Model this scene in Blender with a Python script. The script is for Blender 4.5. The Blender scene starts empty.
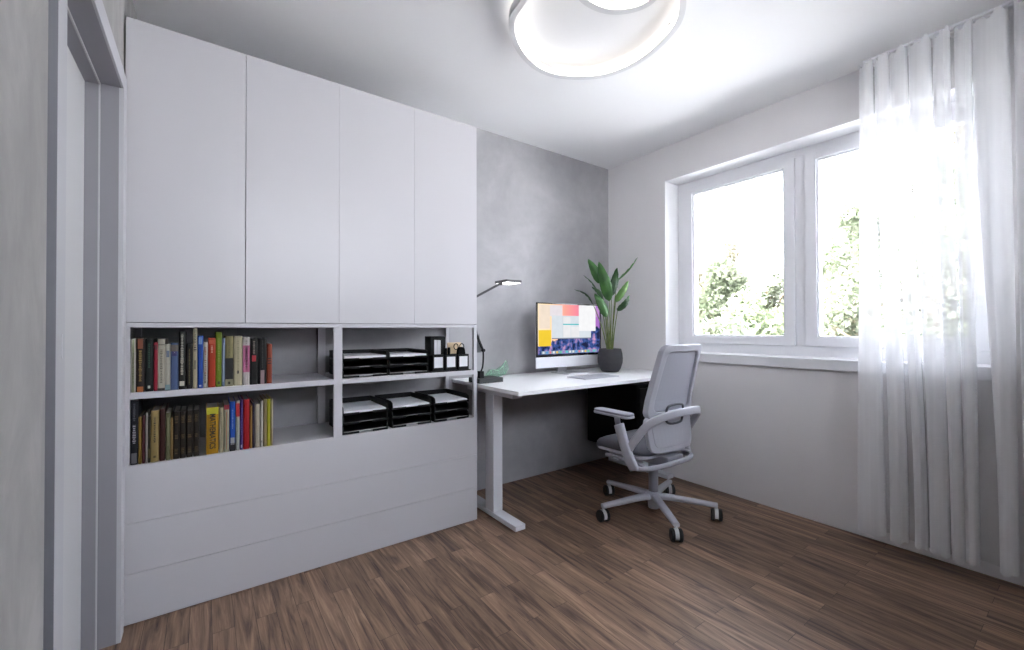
import bpy, math, random
from mathutils import Vector, Matrix
R = math.radians
C = bpy.context.scene.collection
SC = bpy.context.scene

# ---------------------------------------------------------------- camera
CAM = Vector((-2.8539, -2.5289, 1.1085))
YAW, PITCH, ROLL, FPX = 0.6229, 0.0093, -0.0021, 427.08
fw = Vector((math.sin(YAW) * math.cos(PITCH), math.cos(YAW) * math.cos(PITCH), math.sin(PITCH)))
rt = Vector((math.cos(YAW), -math.sin(YAW), 0))
up = rt.cross(fw)
r2 = rt * math.cos(ROLL) + up * math.sin(ROLL)
u2 = -rt * math.sin(ROLL) + up * math.cos(ROLL)
cam = bpy.data.objects.new('camera', bpy.data.cameras.new('camera'))
C.objects.link(cam)
cam.matrix_world = Matrix((
    (r2.x, u2.x, -fw.x, CAM.x), (r2.y, u2.y, -fw.y, CAM.y), (r2.z, u2.z, -fw.z, CAM.z), (0, 0, 0, 1)))
cam.data.sensor_width = 36
cam.data.lens = FPX / 1024 * 36
cam.data.clip_start = 0.02
cam.data.clip_end = 500
SC.camera = cam

# ---------------------------------------------------------------- exposure, sky, sun
vs = SC.view_settings
vs.view_transform = 'Standard'
vs.look = 'None'
vs.gamma = 1
vs.use_curve_mapping = False
vs.exposure = 0.95

world = bpy.data.worlds.new('sky')
SC.world = world
world.use_nodes = True
nt = world.node_tree
nt.nodes.clear()
wo = nt.nodes.new('ShaderNodeOutputWorld')
bg = nt.nodes.new('ShaderNodeBackground')
tc = nt.nodes.new('ShaderNodeTexCoord')
sp = nt.nodes.new('ShaderNodeSeparateXYZ')
cr = nt.nodes.new('ShaderNodeValToRGB')
cr.color_ramp.elements[0].position = 0.0
cr.color_ramp.elements[0].color = (0.95, 0.955, 1.0, 1)
cr.color_ramp.elements[1].position = 0.6
cr.color_ramp.elements[1].color = (0.82, 0.88, 1.0, 1)
wn = nt.nodes.new('ShaderNodeTexNoise')
wn.inputs['Scale'].default_value = 3.0
wn.inputs['Detail'].default_value = 5
wmap = nt.nodes.new('ShaderNodeMapping')
wmap.inputs['Scale'].default_value = (1.0, 1.0, 5.0)
wr = nt.nodes.new('ShaderNodeValToRGB')
wr.color_ramp.elements[0].position = 0.5
wr.color_ramp.elements[1].position = 0.8
wmix = nt.nodes.new('ShaderNodeMixRGB')
wmix.inputs['Color2'].default_value = (1, 1, 1, 1)
L = nt.links
L.new(tc.outputs['Generated'], sp.inputs[0])
L.new(sp.outputs['Z'], cr.inputs[0])
L.new(tc.outputs['Generated'], wmap.inputs[0])
L.new(wmap.outputs[0], wn.inputs['Vector'])
L.new(wn.outputs['Fac'], wr.inputs[0])
L.new(wr.outputs[0], wmix.inputs['Fac'])
L.new(cr.outputs[0], wmix.inputs['Color1'])
L.new(wmix.outputs[0], bg.inputs['Color'])
bg.inputs['Strength'].default_value = 9.0
L.new(bg.outputs[0], wo.inputs[0])

LAMP_STRENGTH = 2.4
HALO_STRENGTH = 0.9
sun = bpy.data.objects.new('sun', bpy.data.lights.new('sun', 'SUN'))
sun.data.energy = 22.0
sun.data.angle = R(1.5)
sun.data.color = (1.0, 0.95, 0.86)
sun.rotation_euler = Vector((0.60, -0.32, -0.74)).to_track_quat('-Z', 'Y').to_euler()
sun.location = (-6, -6, 9)
C.objects.link(sun)


# ---------------------------------------------------------------- materials
MATS = {}


def mat(name, col, rough=0.5, metal=0.0, noise=0.0, nscale=30.0, bump=0.0, emit=None, estr=0.0, coat=0.0, spec=0.5):
    if name in MATS:
        return MATS[name]
    m = bpy.data.materials.new(name)
    m.use_nodes = True
    n = m.node_tree.nodes
    l = m.node_tree.links
    b = n['Principled BSDF']
    b.inputs['Base Color'].default_value = (*col, 1)
    b.inputs['Roughness'].default_value = rough
    b.inputs['Metallic'].default_value = metal
    b.inputs['Coat Weight'].default_value = coat
    b.inputs['Specular IOR Level'].default_value = spec
    if noise or bump:
        t = n.new('ShaderNodeTexCoord')
        x = n.new('ShaderNodeTexNoise')
        x.inputs['Scale'].default_value = nscale
        x.inputs['Detail'].default_value = 4
        l.new(t.outputs['Object'], x.inputs['Vector'])
        if noise:
            r = n.new('ShaderNodeMapRange')
            r.inputs['To Min'].default_value = 1 - noise
            r.inputs['To Max'].default_value = 1 + noise
            l.new(x.outputs['Fac'], r.inputs['Value'])
            v = n.new('ShaderNodeVectorMath')
            v.operation = 'SCALE'
            v.inputs[0].default_value = col
            l.new(r.outputs[0], v.inputs['Scale'])
            l.new(v.outputs[0], b.inputs['Base Color'])
        if bump:
            bp = n.new('ShaderNodeBump')
            bp.inputs['Strength'].default_value = bump
            bp.inputs['Distance'].default_value = 0.002
            l.new(x.outputs['Fac'], bp.inputs['Height'])
            l.new(bp.outputs[0], b.inputs['Normal'])
    if emit:
        b.inputs['Emission Color'].default_value = (*emit, 1)
        b.inputs['Emission Strength'].default_value = estr
    MATS[name] = m
    return m


def plaster(name, ca, cb, cc, stretch=(1, 1, 1), scale=1.6):
    m = bpy.data.materials.new(name)
    m.use_nodes = True
    n, l = m.node_tree.nodes, m.node_tree.links
    b = n['Principled BSDF']
    b.inputs['Roughness'].default_value = 0.75
    t = n.new('ShaderNodeTexCoord')
    mp = n.new('ShaderNodeMapping')
    mp.inputs['Scale'].default_value = stretch
    l.new(t.outputs['Object'], mp.inputs[0])
    n1 = n.new('ShaderNodeTexNoise')
    n1.inputs['Scale'].default_value = scale
    n1.inputs['Detail'].default_value = 9
    n1.inputs['Roughness'].default_value = 0.62
    n1.inputs['Distortion'].default_value = 0.6
    l.new(mp.outputs[0], n1.inputs['Vector'])
    r = n.new('ShaderNodeValToRGB')
    e = r.color_ramp.elements
    e[0].position, e[0].color = 0.33, (*ca, 1)
    e[1].position, e[1].color = 0.68, (*cc, 1)
    k = e.new(0.5)
    k.color = (*cb, 1)
    l.new(n1.outputs['Fac'], r.inputs[0])
    n2 = n.new('ShaderNodeTexNoise')
    n2.inputs['Scale'].default_value = 14
    n2.inputs['Detail'].default_value = 6
    l.new(mp.outputs[0], n2.inputs['Vector'])
    mr = n.new('ShaderNodeMapRange')
    mr.inputs['To Min'].default_value = 0.9
    mr.inputs['To Max'].default_value = 1.1
    l.new(n2.outputs['Fac'], mr.inputs['Value'])
    v = n.new('ShaderNodeVectorMath')
    v.operation = 'SCALE'
    l.new(r.outputs[0], v.inputs[0])
    l.new(mr.outputs[0], v.inputs['Scale'])
    l.new(v.outputs[0], b.inputs['Base Color'])
    bp = n.new('ShaderNodeBump')
    bp.inputs['Strength'].default_value = 0.15
    bp.inputs['Distance'].default_value = 0.004
    l.new(n2.outputs['Fac'], bp.inputs['Height'])
    l.new(bp.outputs[0], b.inputs['Normal'])
    return m


M_concrete = plaster('grey_concrete_plaster', (0.34, 0.335, 0.35), (0.39, 0.385, 0.40), (0.46, 0.455, 0.47))
M_plaster = plaster('pale_brushed_plaster', (0.31, 0.303, 0.298), (0.355, 0.347, 0.341), (0.42, 0.41, 0.404), (1, 1.6, .8), 4.0)
M_wall = mat('white_wall_paint', (0.80, 0.78, 0.79), 0.8, noise=0.015, nscale=3, bump=0.05)
M_ceil = mat('white_ceiling_paint', (0.87, 0.87, 0.88), 0.85, noise=0.01, nscale=3)
M_reveal = mat('white_reveal_paint', (0.9, 0.9, 0.92), 0.6, noise=0.01)
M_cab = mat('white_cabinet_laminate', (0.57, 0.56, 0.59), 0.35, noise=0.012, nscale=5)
M_frame = mat('white_window_plastic', (0.84, 0.84, 0.87), 0.3, noise=0.01)
M_gask = mat('grey_gasket', (0.5, 0.5, 0.52), 0.5, noise=0.02)
M_casing = mat('grey_door_paint', (0.27, 0.265, 0.29), 0.45, noise=0.02, nscale=6)
M_casingface = mat('light_grey_casing_paint', (0.50, 0.50, 0.53), 0.45, noise=0.02, nscale=6)
M_doorleaf = mat('pale_door_leaf', (0.55, 0.55, 0.56), 0.4, noise=0.015, nscale=4)
M_deskw = mat('white_desk_laminate', (0.92, 0.92, 0.93), 0.3, noise=0.01)
M_deskleg = mat('white_powder_coat', (0.72, 0.72, 0.76), 0.4, noise=0.015, nscale=60)
M_black = mat('black_plastic', (0.006, 0.006, 0.007), 0.5, noise=0.1, spec=0.25)
M_blackmat = mat('matt_black', (0.004, 0.004, 0.0045), 0.8, noise=0.1, spec=0.15)
M_dkgrey = mat('dark_grey_metal', (0.06, 0.06, 0.065), 0.45, noise=0.08)
M_paper = mat('white_paper', (0.72, 0.72, 0.75), 0.8, noise=0.03)
M_chair = mat('light_grey_nylon', (0.44, 0.44, 0.49), 0.45, noise=0.02, nscale=40)
M_chairmesh = mat('grey_chair_mesh', (0.36, 0.36, 0.41), 0.8, noise=0.08, nscale=400, bump=0.4)
M_seat = mat('dark_grey_seat_fabric', (0.13, 0.13, 0.15), 0.9, noise=0.12, nscale=250, bump=0.4)
M_wheel = mat('black_caster_rubber', (0.012, 0.012, 0.012), 0.5, noise=0.1)
M_alu = mat('silver_aluminium', (0.66, 0.66, 0.69), 0.35, 0.6, noise=0.02)
M_keys = mat('pale_grey_keys', (0.40, 0.40, 0.44), 0.5, noise=0.02)
M_pot = mat('charcoal_stone_pot', (0.032, 0.032, 0.037), 0.8, noise=0.35, nscale=40, bump=0.6)
M_soil = mat('pale_gravel', (0.30, 0.28, 0.26), 0.95, noise=0.5, nscale=90, bump=0.8)
M_glow = mat('lamp_diffuser', (0.9, 0.9, 0.9), 0.5, emit=(1.0, 0.93, 0.84), estr=LAMP_STRENGTH, noise=0.01)
M_halo = mat('halo_strip', (0.9, 0.9, 0.9), 0.5, emit=(1.0, 0.90, 0.76), estr=HALO_STRENGTH, noise=0.01)
M_lampbody = mat('lamp_white_metal', (0.72, 0.72, 0.73), 0.4, noise=0.01)
M_desklampled = mat('desk_lamp_diffuser', (0.9, 0.9, 0.9), 0.5, emit=(1, 1, 1), estr=2.0, noise=0.01)


def leafmat(name, a, b, trans=0.25, sc=12):
    m = bpy.data.materials.new(name)
    m.use_nodes = True
    n, l = m.node_tree.nodes, m.node_tree.links
    p = n['Principled BSDF']
    p.inputs['Roughness'].default_value = 0.45
    t = n.new('ShaderNodeTexCoord')
    x = n.new('ShaderNodeTexNoise')
    x.inputs['Scale'].default_value = sc
    x.inputs['Detail'].default_value = 3
    l.new(t.outputs['Object'], x.inputs['Vector'])
    r = n.new('ShaderNodeValToRGB')
    r.color_ramp.elements[0].position = 0.35
    r.color_ramp.elements[0].color = (*a, 1)
    r.color_ramp.elements[1].position = 0.65
    r.color_ramp.elements[1].color = (*b, 1)
    l.new(x.outputs['Fac'], r.inputs[0])
    l.new(r.outputs[0], p.inputs['Base Color'])
    tr = n.new('ShaderNodeBsdfTranslucent')
    l.new(r.outputs[0], tr.inputs['Color'])
    mx = n.new('ShaderNodeMixShader')
    mx.inputs[0].default_value = trans
    l.new(p.outputs[0], mx.inputs[1])
    l.new(tr.outputs[0], mx.inputs[2])
    l.new(mx.outputs[0], n['Material Output'].inputs[0])
    return m


M_leaf = leafmat('glossy_green_leaf', (0.022, 0.095, 0.018), (0.05, 0.165, 0.03), .12)
M_leafl = leafmat('light_green_leaf', (0.08, 0.20, 0.045), (0.14, 0.28, 0.07), .15)
M_leafd = leafmat('deep_green_leaf', (0.010, 0.048, 0.011), (0.022, 0.085, 0.017), .1)
M_stem = leafmat('yellow_green_stem', (0.10, 0.15, 0.035), (0.19, 0.24, 0.07), 0.1, 30)


def walnut():
    m = bpy.data.materials.new('walnut_plank_floor')
    m.use_nodes = True
    n, l = m.node_tree.nodes, m.node_tree.links
    p = n['Principled BSDF']
    t = n.new('ShaderNodeTexCoord')
    mp = n.new('ShaderNodeMapping')        # boards run along world Y
    mp.inputs['Rotation'].default_value = (0, 0, R(90))
    l.new(t.outputs['Object'], mp.inputs[0])
    br = n.new('ShaderNodeTexBrick')
    br.offset = 0.37
    br.offset_frequency = 2
    br.inputs['Color1'].default_value = (0, 0, 0, 1)
    br.inputs['Color2'].default_value = (1, 1, 1, 1)
    br.inputs['Mortar'].default_value = (0.5, 0.5, 0.5, 1)
    br.inputs['Scale'].default_value = 1
    br.inputs['Mortar Size'].default_value = 0.0009
    br.inputs['Mortar Smooth'].default_value = 0.3
    br.inputs['Brick Width'].default_value = 0.62
    br.inputs['Row Height'].default_value = 0.069
    l.new(mp.outputs[0], br.inputs['Vector'])
    # per board random shifts of the grain
    sc = n.new('ShaderNodeVectorMath')
    sc.operation = 'SCALE'
    sc.inputs['Scale'].default_value = 37.0
    l.new(br.outputs['Color'], sc.inputs[0])
    ad = n.new('ShaderNodeVectorMath')
    ad.operation = 'ADD'
    l.new(mp.outputs[0], ad.inputs[0])
    l.new(sc.outputs[0], ad.inputs[1])
    st = n.new('ShaderNodeVectorMath')
    st.operation = 'MULTIPLY'
    st.inputs[1].default_value = (1.3, 17.0, 1.0)
    l.new(ad.outputs[0], st.inputs[0])
    g1 = n.new('ShaderNodeTexNoise')
    g1.inputs['Scale'].default_value = 1.6
    g1.inputs['Detail'].default_value = 8
    g1.inputs['Roughness'].default_value = 0.62
    g1.inputs['Distortion'].default_value = 1.2
    l.new(st.outputs[0], g1.inputs['Vector'])
    st2 = n.new('ShaderNodeVectorMath')
    st2.operation = 'MULTIPLY'
    st2.inputs[1].default_value = (3.0, 120.0, 1.0)
    l.new(ad.outputs[0], st2.inputs[0])
    g2 = n.new('ShaderNodeTexNoise')
    g2.inputs['Scale'].default_value = 1.5
    g2.inputs['Detail'].default_value = 5
    g2.inputs['Roughness'].default_value = 0.7
    l.new(st2.outputs[0], g2.inputs['Vector'])
    r = n.new('ShaderNodeValToRGB')
    e = r.color_ramp.elements
    e[0].position, e[0].color = 0.30, (0.066, 0.044, 0.036, 1)
    e[1].position, e[1].color = 0.72, (0.38, 0.250, 0.168, 1)
    for pos, col in ((0.40, (0.130, 0.083, 0.061)), (0.50, (0.21, 0.134, 0.094)), (0.60, (0.27, 0.174, 0.119))):
        k = e.new(pos)
        k.color = (*col, 1)
    l.new(g1.outputs['Fac'], r.inputs[0])
    bw = n.new('ShaderNodeRGBToBW')
    l.new(br.outputs['Color'], bw.inputs[0])
    tone = n.new('ShaderNodeMapRange')
    tone.inputs['To Min'].default_value = 0.80
    tone.inputs['To Max'].default_value = 1.22
    l.new(bw.outputs[0], tone.inputs['Value'])
    fine = n.new('ShaderNodeMapRange')
    fine.inputs['From Min'].default_value = 0.3
    fine.inputs['From Max'].default_value = 0.7
    fine.inputs['To Min'].default_value = 0.78
    fine.inputs['To Max'].default_value = 1.18
    l.new(g2.outputs['Fac'], fine.inputs['Value'])
    mu = n.new('ShaderNodeMath')
    mu.operation = 'MULTIPLY'
    l.new(tone.outputs[0], mu.inputs[0])
    l.new(fine.outputs[0], mu.inputs[1])
    v = n.new('ShaderNodeVectorMath')
    v.operation = 'SCALE'
    l.new(r.outputs[0], v.inputs[0])
    l.new(mu.outputs[0], v.inputs['Scale'])
    mx = n.new('ShaderNodeMixRGB')
    mx.inputs['Color2'].default_value = (0.05, 0.035, 0.03, 1)
    l.new(br.outputs['Fac'], mx.inputs['Fac'])
    l.new(v.outputs[0], mx.inputs['Color1'])
    l.new(mx.outputs[0], p.inputs['Base Color'])
    p.inputs['Roughness'].default_value = 0.5
    p.inputs['Specular IOR Level'].default_value = 0.22
    bp = n.new('ShaderNodeBump')
    bp.inputs['Strength'].default_value = 0.12
    bp.inputs['Distance'].default_value = 0.001
    l.new(g2.outputs['Fac'], bp.inputs['Height'])
    l.new(bp.outputs[0], p.inputs['Normal'])
    return m


M_floor = walnut()


def glass_mat():
    m = bpy.data.materials.new('clear_window_glass')
    m.use_nodes = True
    n, l = m.node_tree.nodes, m.node_tree.links
    n.remove(n['Principled BSDF'])
    t = n.new('ShaderNodeBsdfTransparent')
    t.inputs['Color'].default_value = (0.985, 0.995, 1.0, 1)
    g = n.new('ShaderNodeBsdfGlossy')
    g.inputs['Roughness'].default_value = 0.02
    f = n.new('ShaderNodeFresnel')
    f.inputs['IOR'].default_value = 1.3
    mx = n.new('ShaderNodeMixShader')
    l.new(f.outputs[0], mx.inputs[0])
    l.new(t.outputs[0], mx.inputs[1])
    l.new(g.outputs[0], mx.inputs[2])
    l.new(mx.outputs[0], n['Material Output'].inputs[0])
    return m


M_glass = glass_mat()


def sheer_mat():
    m = bpy.data.materials.new('sheer_white_voile')
    m.use_nodes = True
    n, l = m.node_tree.nodes, m.node_tree.links
    n.remove(n['Principled BSDF'])
    t = n.new('ShaderNodeBsdfTransparent')
    d = n.new('ShaderNodeBsdfDiffuse')
    d.inputs['Color'].default_value = (0.97, 0.97, 0.985, 1)
    tl = n.new('ShaderNodeBsdfTranslucent')
    tl.inputs['Color'].default_value = (0.97, 0.97, 0.985, 1)
    mc = n.new('ShaderNodeMixShader')
    mc.inputs[0].default_value = 0.14
    l.new(d.outputs[0], mc.inputs[1])
    l.new(tl.outputs[0], mc.inputs[2])
    # threads cover more of the view where the cloth turns edge-on
    lw = n.new('ShaderNodeLayerWeight')
    lw.inputs['Blend'].default_value = 0.5
    tcn = n.new('ShaderNodeTexCoord')
    mp = n.new('ShaderNodeMapping')
    mp.inputs['Scale'].default_value = (60, 60, 1.5)
    l.new(tcn.outputs['Object'], mp.inputs[0])
    nz = n.new('ShaderNodeTexNoise')
    nz.inputs['Scale'].default_value = 1.0
    l.new(mp.outputs[0], nz.inputs['Vector'])
    at = n.new('ShaderNodeAttribute')
    at.attribute_name = 'weave'
    wv = n.new('ShaderNodeMapRange')
    wv.inputs['To Min'].default_value = SHEER[0]
    wv.inputs['To Max'].default_value = SHEER[1]
    l.new(at.outputs['Fac'], wv.inputs['Value'])
    a = n.new('ShaderNodeMath')
    a.operation = 'MULTIPLY_ADD'
    a.inputs[1].default_value = .25
    l.new(lw.outputs['Facing'], a.inputs[0])
    l.new(wv.outputs[0], a.inputs[2])
    b = n.new('ShaderNodeMapRange')
    b.inputs['To Min'].default_value = -0.07
    b.inputs['To Max'].default_value = 0.07
    l.new(nz.outputs['Fac'], b.inputs['Value'])
    s = n.new('ShaderNodeMath')
    s.operation = 'ADD'
    s.use_clamp = True
    l.new(a.outputs[0], s.inputs[0])
    l.new(b.outputs[0], s.inputs[1])
    mx = n.new('ShaderNodeMixShader')
    l.new(s.outputs[0], mx.inputs[0])
    l.new(t.outputs[0], mx.inputs[1])
    l.new(mc.outputs[0], mx.inputs[2])
    l.new(mx.outputs[0], n['Material Output'].inputs[0])
    return m


SHEER = (0.08, 0.68)
M_sheer = sheer_mat()


# ---------------------------------------------------------------- mesh helpers
class MB:
    def __init__(s):
        s.v, s.f, s.sm, s.mi = [], [], [], []
        s.mats = []
        s.cur = 0

    def use(s, m):
        if m not in s.mats:
            s.mats.append(m)
        s.cur = s.mats.index(m)
        return s

    def add(s, vs_, fs_, smooth=False):
        o = len(s.v)
        s.v += [tuple(q) for q in vs_]
        for q in fs_:
            s.f.append(tuple(i + o for i in q))
            s.sm.append(smooth)
            s.mi.append(s.cur)
        return s

    def box(s, x0, x1, y0, y1, z0, z1, mtx=None):
        vs_ = [Vector((x, y, z)) for x in (x0, x1) for y in (y0, y1) for z in (z0, z1)]
        if mtx:
            vs_ = [mtx @ q for q in vs_]
        return s.add(vs_, [(0, 1, 3, 2), (4, 6, 7, 5), (0, 4, 5, 1), (2, 3, 7, 6), (0, 2, 6, 4), (1, 5, 7, 3)])

    def prism(s, poly, a0, a1, axis='z', mtx=None, smooth=False):
        """poly = 2-D outline; extruded from a0 to a1 along axis (z: poly is xy, y: poly is xz, x: poly is yz)"""
        def P(p, a):
            q = {'z': (p[0], p[1], a), 'y': (p[0], a, p[1]), 'x': (a, p[0], p[1])}[axis]
            q = Vector(q)
            return mtx @ q if mtx else q
        n = len(poly)
        vs_ = [P(p, a0) for p in poly] + [P(p, a1) for p in poly]
        s.add(vs_, [tuple(range(n))[::-1], tuple(range(n, 2 * n))])
        s.add(vs_, [(i, (i + 1) % n, n + (i + 1) % n, n + i) for i in range(n)], smooth)
        return s

    def lathe(s, prof, cx=0, cy=0, seg=32, cap=True):
        vs_, fs_ = [], []
        for r, z in prof:
            for k in range(seg):
                a = 2 * math.pi * k / seg
                vs_.append((cx + r * math.cos(a), cy + r * math.sin(a), z))
        for i in range(len(prof) - 1):
            for k in range(seg):
                k2 = (k + 1) % seg
                fs_.append((i * seg + k, i * seg + k2, (i + 1) * seg + k2, (i + 1) * seg + k))
        s.add(vs_, fs_, True)
        if cap:
            for i, rev in ((0, True), (len(prof) - 1, False)):
                ring = vs_[i * seg:(i + 1) * seg]
                t = tuple(range(seg))
                s.add(ring, [t[::-1] if rev else t])
        return s

    def sweep(s, path, sect, closed=False, cap=True, upv=(0, 0, 1), smooth=True, scales=None):
        """sect = list of (side, up) offsets; path = list of points"""
        P = [Vector(q) for q in path]
        n = len(P)
        upv = Vector(upv)
        rings = []
        for i in range(n):
            if closed:
                t = (P[(i + 1) % n] - P[i - 1])
            else:
                t = P[min(i + 1, n - 1)] - P[max(i - 1, 0)]
            t.normalize()
            sd = t.cross(upv)
            if sd.length < 1e-4:
                sd = t.cross(Vector((0, 1, 0)))
            sd.normalize()
            u = sd.cross(t)
            k = scales[i] if scales else 1
            rings.append([P[i] + sd * a * k + u * b * k for a, b in sect])
        m = len(sect)
        vs_ = [q for r in rings for q in r]
        fs_ = []
        for i in range(n if closed else n - 1):
            i2 = (i + 1) % n
            for k in range(m):
                k2 = (k + 1) % m
                fs_.append((i * m + k, i * m + k2, i2 * m + k2, i2 * m + k))
        s.add(vs_, fs_, smooth)
        if cap and not closed:
            s.add(rings[0], [tuple(range(m))[::-1]])
            s.add(rings[-1], [tuple(range(m))])
        return s

    def tube(s, path, r, seg=12, **k):
        return s.sweep(path, [(r * math.cos(2 * math.pi * i / seg), r * math.sin(2 * math.pi * i / seg)) for i in range(seg)], **k)

    def build(s, name, m=None, parent=None, bevel=0.0, bseg=2, sub=0):
        me = bpy.data.meshes.new(name)
        me.from_pydata(s.v, [], s.f)
        for p_, a, b in zip(me.polygons, s.sm, s.mi):
            p_.use_smooth = a
            p_.material_index = b
        if s.mats:
            for q in s.mats:
                me.materials.append(q)
        else:
            me.materials.append(m)
        import bmesh
        bm = bmesh.new()
        bm.from_mesh(me)
        bmesh.ops.remove_doubles(bm, verts=bm.verts, dist=1e-5)
        bmesh.ops.recalc_face_normals(bm, faces=bm.faces)
        bm.to_mesh(me)
        bm.free()
        o = bpy.data.objects.new(name, me)
        C.objects.link(o)
        if parent:
            o.parent = parent
        if bevel:
            bv = o.modifiers.new('bevel', 'BEVEL')
            bv.width = bevel
            bv.segments = bseg
            bv.limit_method = 'ANGLE'
            bv.angle_limit = R(40)
        if sub:
            sb = o.modifiers.new('sub', 'SUBSURF')
            sb.levels = sub
            sb.render_levels = sub
        return o


def rsect(w, h, r=None, k=3):
    """rounded rectangle section, width w (side) and height h (up)"""
    r = r or min(w, h) * 0.45
    pts = []
    for cx, cy, a0 in ((w / 2 - r, h / 2 - r, 0), (-w / 2 + r, h / 2 - r, 90), (-w / 2 + r, -h / 2 + r, 180), (w / 2 - r, -h / 2 + r, 270)):
        for i in range(k + 1):
            a = R(a0 + 90 * i / k)
            pts.append((cx + r * math.cos(a), cy + r * math.sin(a)))
    return pts


def rrect(x0, x1, y0, y1, r, k=5):
    return [((x0 + x1) / 2 + a, (y0 + y1) / 2 + b) for a, b in rsect(x1 - x0, y1 - y0, r, k)]


def smoothpath(pts, n=8, closed=False):
    P = [Vector(p) for p in pts]
    out = []
    N = len(P)
    rng = range(N) if closed else range(N - 1)
    for i in rng:
        if closed:
            a, b, c, d = P[i - 1], P[i], P[(i + 1) % N], P[(i + 2) % N]
        else:
            a, b, c, d = P[max(i - 1, 0)], P[i], P[i + 1], P[min(i + 2, N - 1)]
        for k in range(n):
            t = k / n
            out.append(0.5 * ((2 * b) + (c - a) * t + (2 * a - 5 * b + 4 * c - d) * t * t + (-a + 3 * b - 3 * c + d) * t ** 3))
    if not closed:
        out.append(P[-1])
    return out


def tag(o, label=None, cat=None, group=None, kind=None):
    if label:
        o['label'] = label
    if cat:
        o['category'] = cat
    if group:
        o['group'] = group
    if kind:
        o['kind'] = kind
    return o


def thing(name, label, cat, loc=(0, 0, 0), rz=0.0, group=None):
    o = bpy.data.objects.new(name, None)
    o.empty_display_size = 0.1
    C.objects.link(o)
    o.location = loc
    o.rotation_euler = (0, 0, rz)
    return tag(o, label, cat, group)


def struct(name, mb, m=None, **k):
    return tag(mb.build(name, m, **k), kind='structure')


# ---------------------------------------------------------------- room shell
H = 2.5
WX = -3.107
YN = -3.35           # wall behind the camera
WY0, WY1 = -2.262, -0.563    # window opening in the right wall
WZ0, WZ1 = 0.935, 2.238
T = 0.34

struct('floor', MB().box(WX - .4, T, YN - .3, .3, -0.12, 0), M_floor)
struct('ceiling', MB().box(WX - .4, T, YN - .3, .3, H, H + .2), M_ceil)
struct('wall_back', MB().box(WX - .4, T, 0, .3, 0, H), M_concrete)
b = MB()
b.box(0, T, YN - .3, WY0, 0, H)
b.box(0, T, WY1, 0, 0, H)
b.box(0, T, WY0, WY1, 0, WZ0 - .063)
b.box(0, T, WY0, WY1, WZ1, H)
struct('wall_right', b, M_wall)
# reveal lining of the window opening
b = MB()
b.box(0.001, .168, WY0, WY0 + .004, WZ0, WZ1)
b.box(0.001, .168, WY1 - .004, WY1, WZ0, WZ1)
b.box(0.001, .168, WY0, WY1, WZ1 - .004, WZ1)
struct('trim_1', b, M_reveal)

# left wall with the door opening
DY0, DY1, DZ = -1.252, -0.482, 1.972
DF = -3.093          # casing face plane
b = MB()
b.box(WX - .30, WX, YN - .3, DY0 - .02, 0, H)
b.box(WX - .30, WX, DY1 + .02, 0, 0, H)
b.box(WX - .30, WX, DY0 - .02, DY1 + .02, DZ + .02, H)
struct('wall_left', b, M_plaster)
b = MB()
RX0, RX1, RZ0, RZ1 = -2.75, -.90, 1.62, 2.36       # unseen window added behind the camera for fill light
b.box(WX - .4, RX0, YN - .3, YN, 0, H)
b.box(RX1, T, YN - .3, YN, 0, H)
b.box(RX0, RX1, YN - .3, YN, RZ1, H)
b.box(RX0, RX1, YN - .3, YN, 0, RZ0)
struct('wall_near', b, mat('dark_grey_wall_paint', (.07, .07, .075), .8, noise=.03))  # unseen wall, made dark to cut the light bounced from behind
b = MB()
xm = (RX0 + RX1) / 2
for xa, xb in ((RX0, RX0 + .07), (xm - .05, xm + .05), (RX1 - .07, RX1)):
    b.box(xa, xb, YN - .16, YN - .09, RZ0, RZ1)
for za, zb in ((RZ0, RZ0 + .08), (RZ1 - .08, RZ1)):
    b.box(RX0 + .07, xm - .05, YN - .16, YN - .09, za, zb)
    b.box(xm + .05, RX1 - .07, YN - .16, YN - .09, za, zb)
w2 = struct('fill_window', b, M_frame)
MB().box(RX0 + .06, xm - .04, YN - .128, YN - .122, RZ0 + .07, RZ1 - .07).build('pane', M_glass, w2)
MB().box(xm + .04, RX1 - .06, YN - .128, YN - .122, RZ0 + .07, RZ1 - .07).build('pane', M_glass, w2)

# door 1 : casing, rebated jambs, leaf
b = MB()
b.box(WX - .30, DF - .006, DY1, DY1 + .02, 0, DZ + .02)
b.box(WX - .30, DF - .006, DY0 - .02, DY0, 0, DZ + .02)
b.box(WX - .30, DF - .006, DY0, DY1, DZ, DZ + .02)
# rebate stops behind the leaf line
b.box(WX - .30, -3.156, DY1 - .008, DY1, 0, DZ)
b.box(WX - .30, -3.156, DY0, DY0 + .008, 0, DZ)
b.box(WX - .30, -3.156, DY0, DY1, DZ - .008, DZ)
d1 = struct('door_1', b, M_casing, bevel=.0008)
b = MB()
b.box(WX, DF, DY1 + .0, DY1 + .066, 0, DZ + .066)
b.box(WX, DF, DY0 - .066, DY0, 0, DZ + .066)
b.box(WX, DF, DY0, DY1, DZ, DZ + .066)
b.build('casing', M_casingface, d1, bevel=.0015)
b = MB()
b.box(-3.158, -3.1545, DY1 - .0095, DY1 - .0005, 0, DZ)
b.box(-3.158, -3.1545, DY0 + .0005, DY1 - .001, DZ - .0095, DZ - .0005)
b.build('seal', M_gask, d1)
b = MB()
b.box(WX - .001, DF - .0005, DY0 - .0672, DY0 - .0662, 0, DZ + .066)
b.build('casing_shade_strip', mat('casing_shade_grey', (.19, .19, .215), .5, noise=.02), d1)  # thin strip, the near side's shade put into its dark colour
leaf = MB().box(-3.235, -3.193, DY0 + .009, DY1 - .009, .004, DZ - .009).build('door_leaf', M_doorleaf, d1, bevel=.001)
b = MB()
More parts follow.
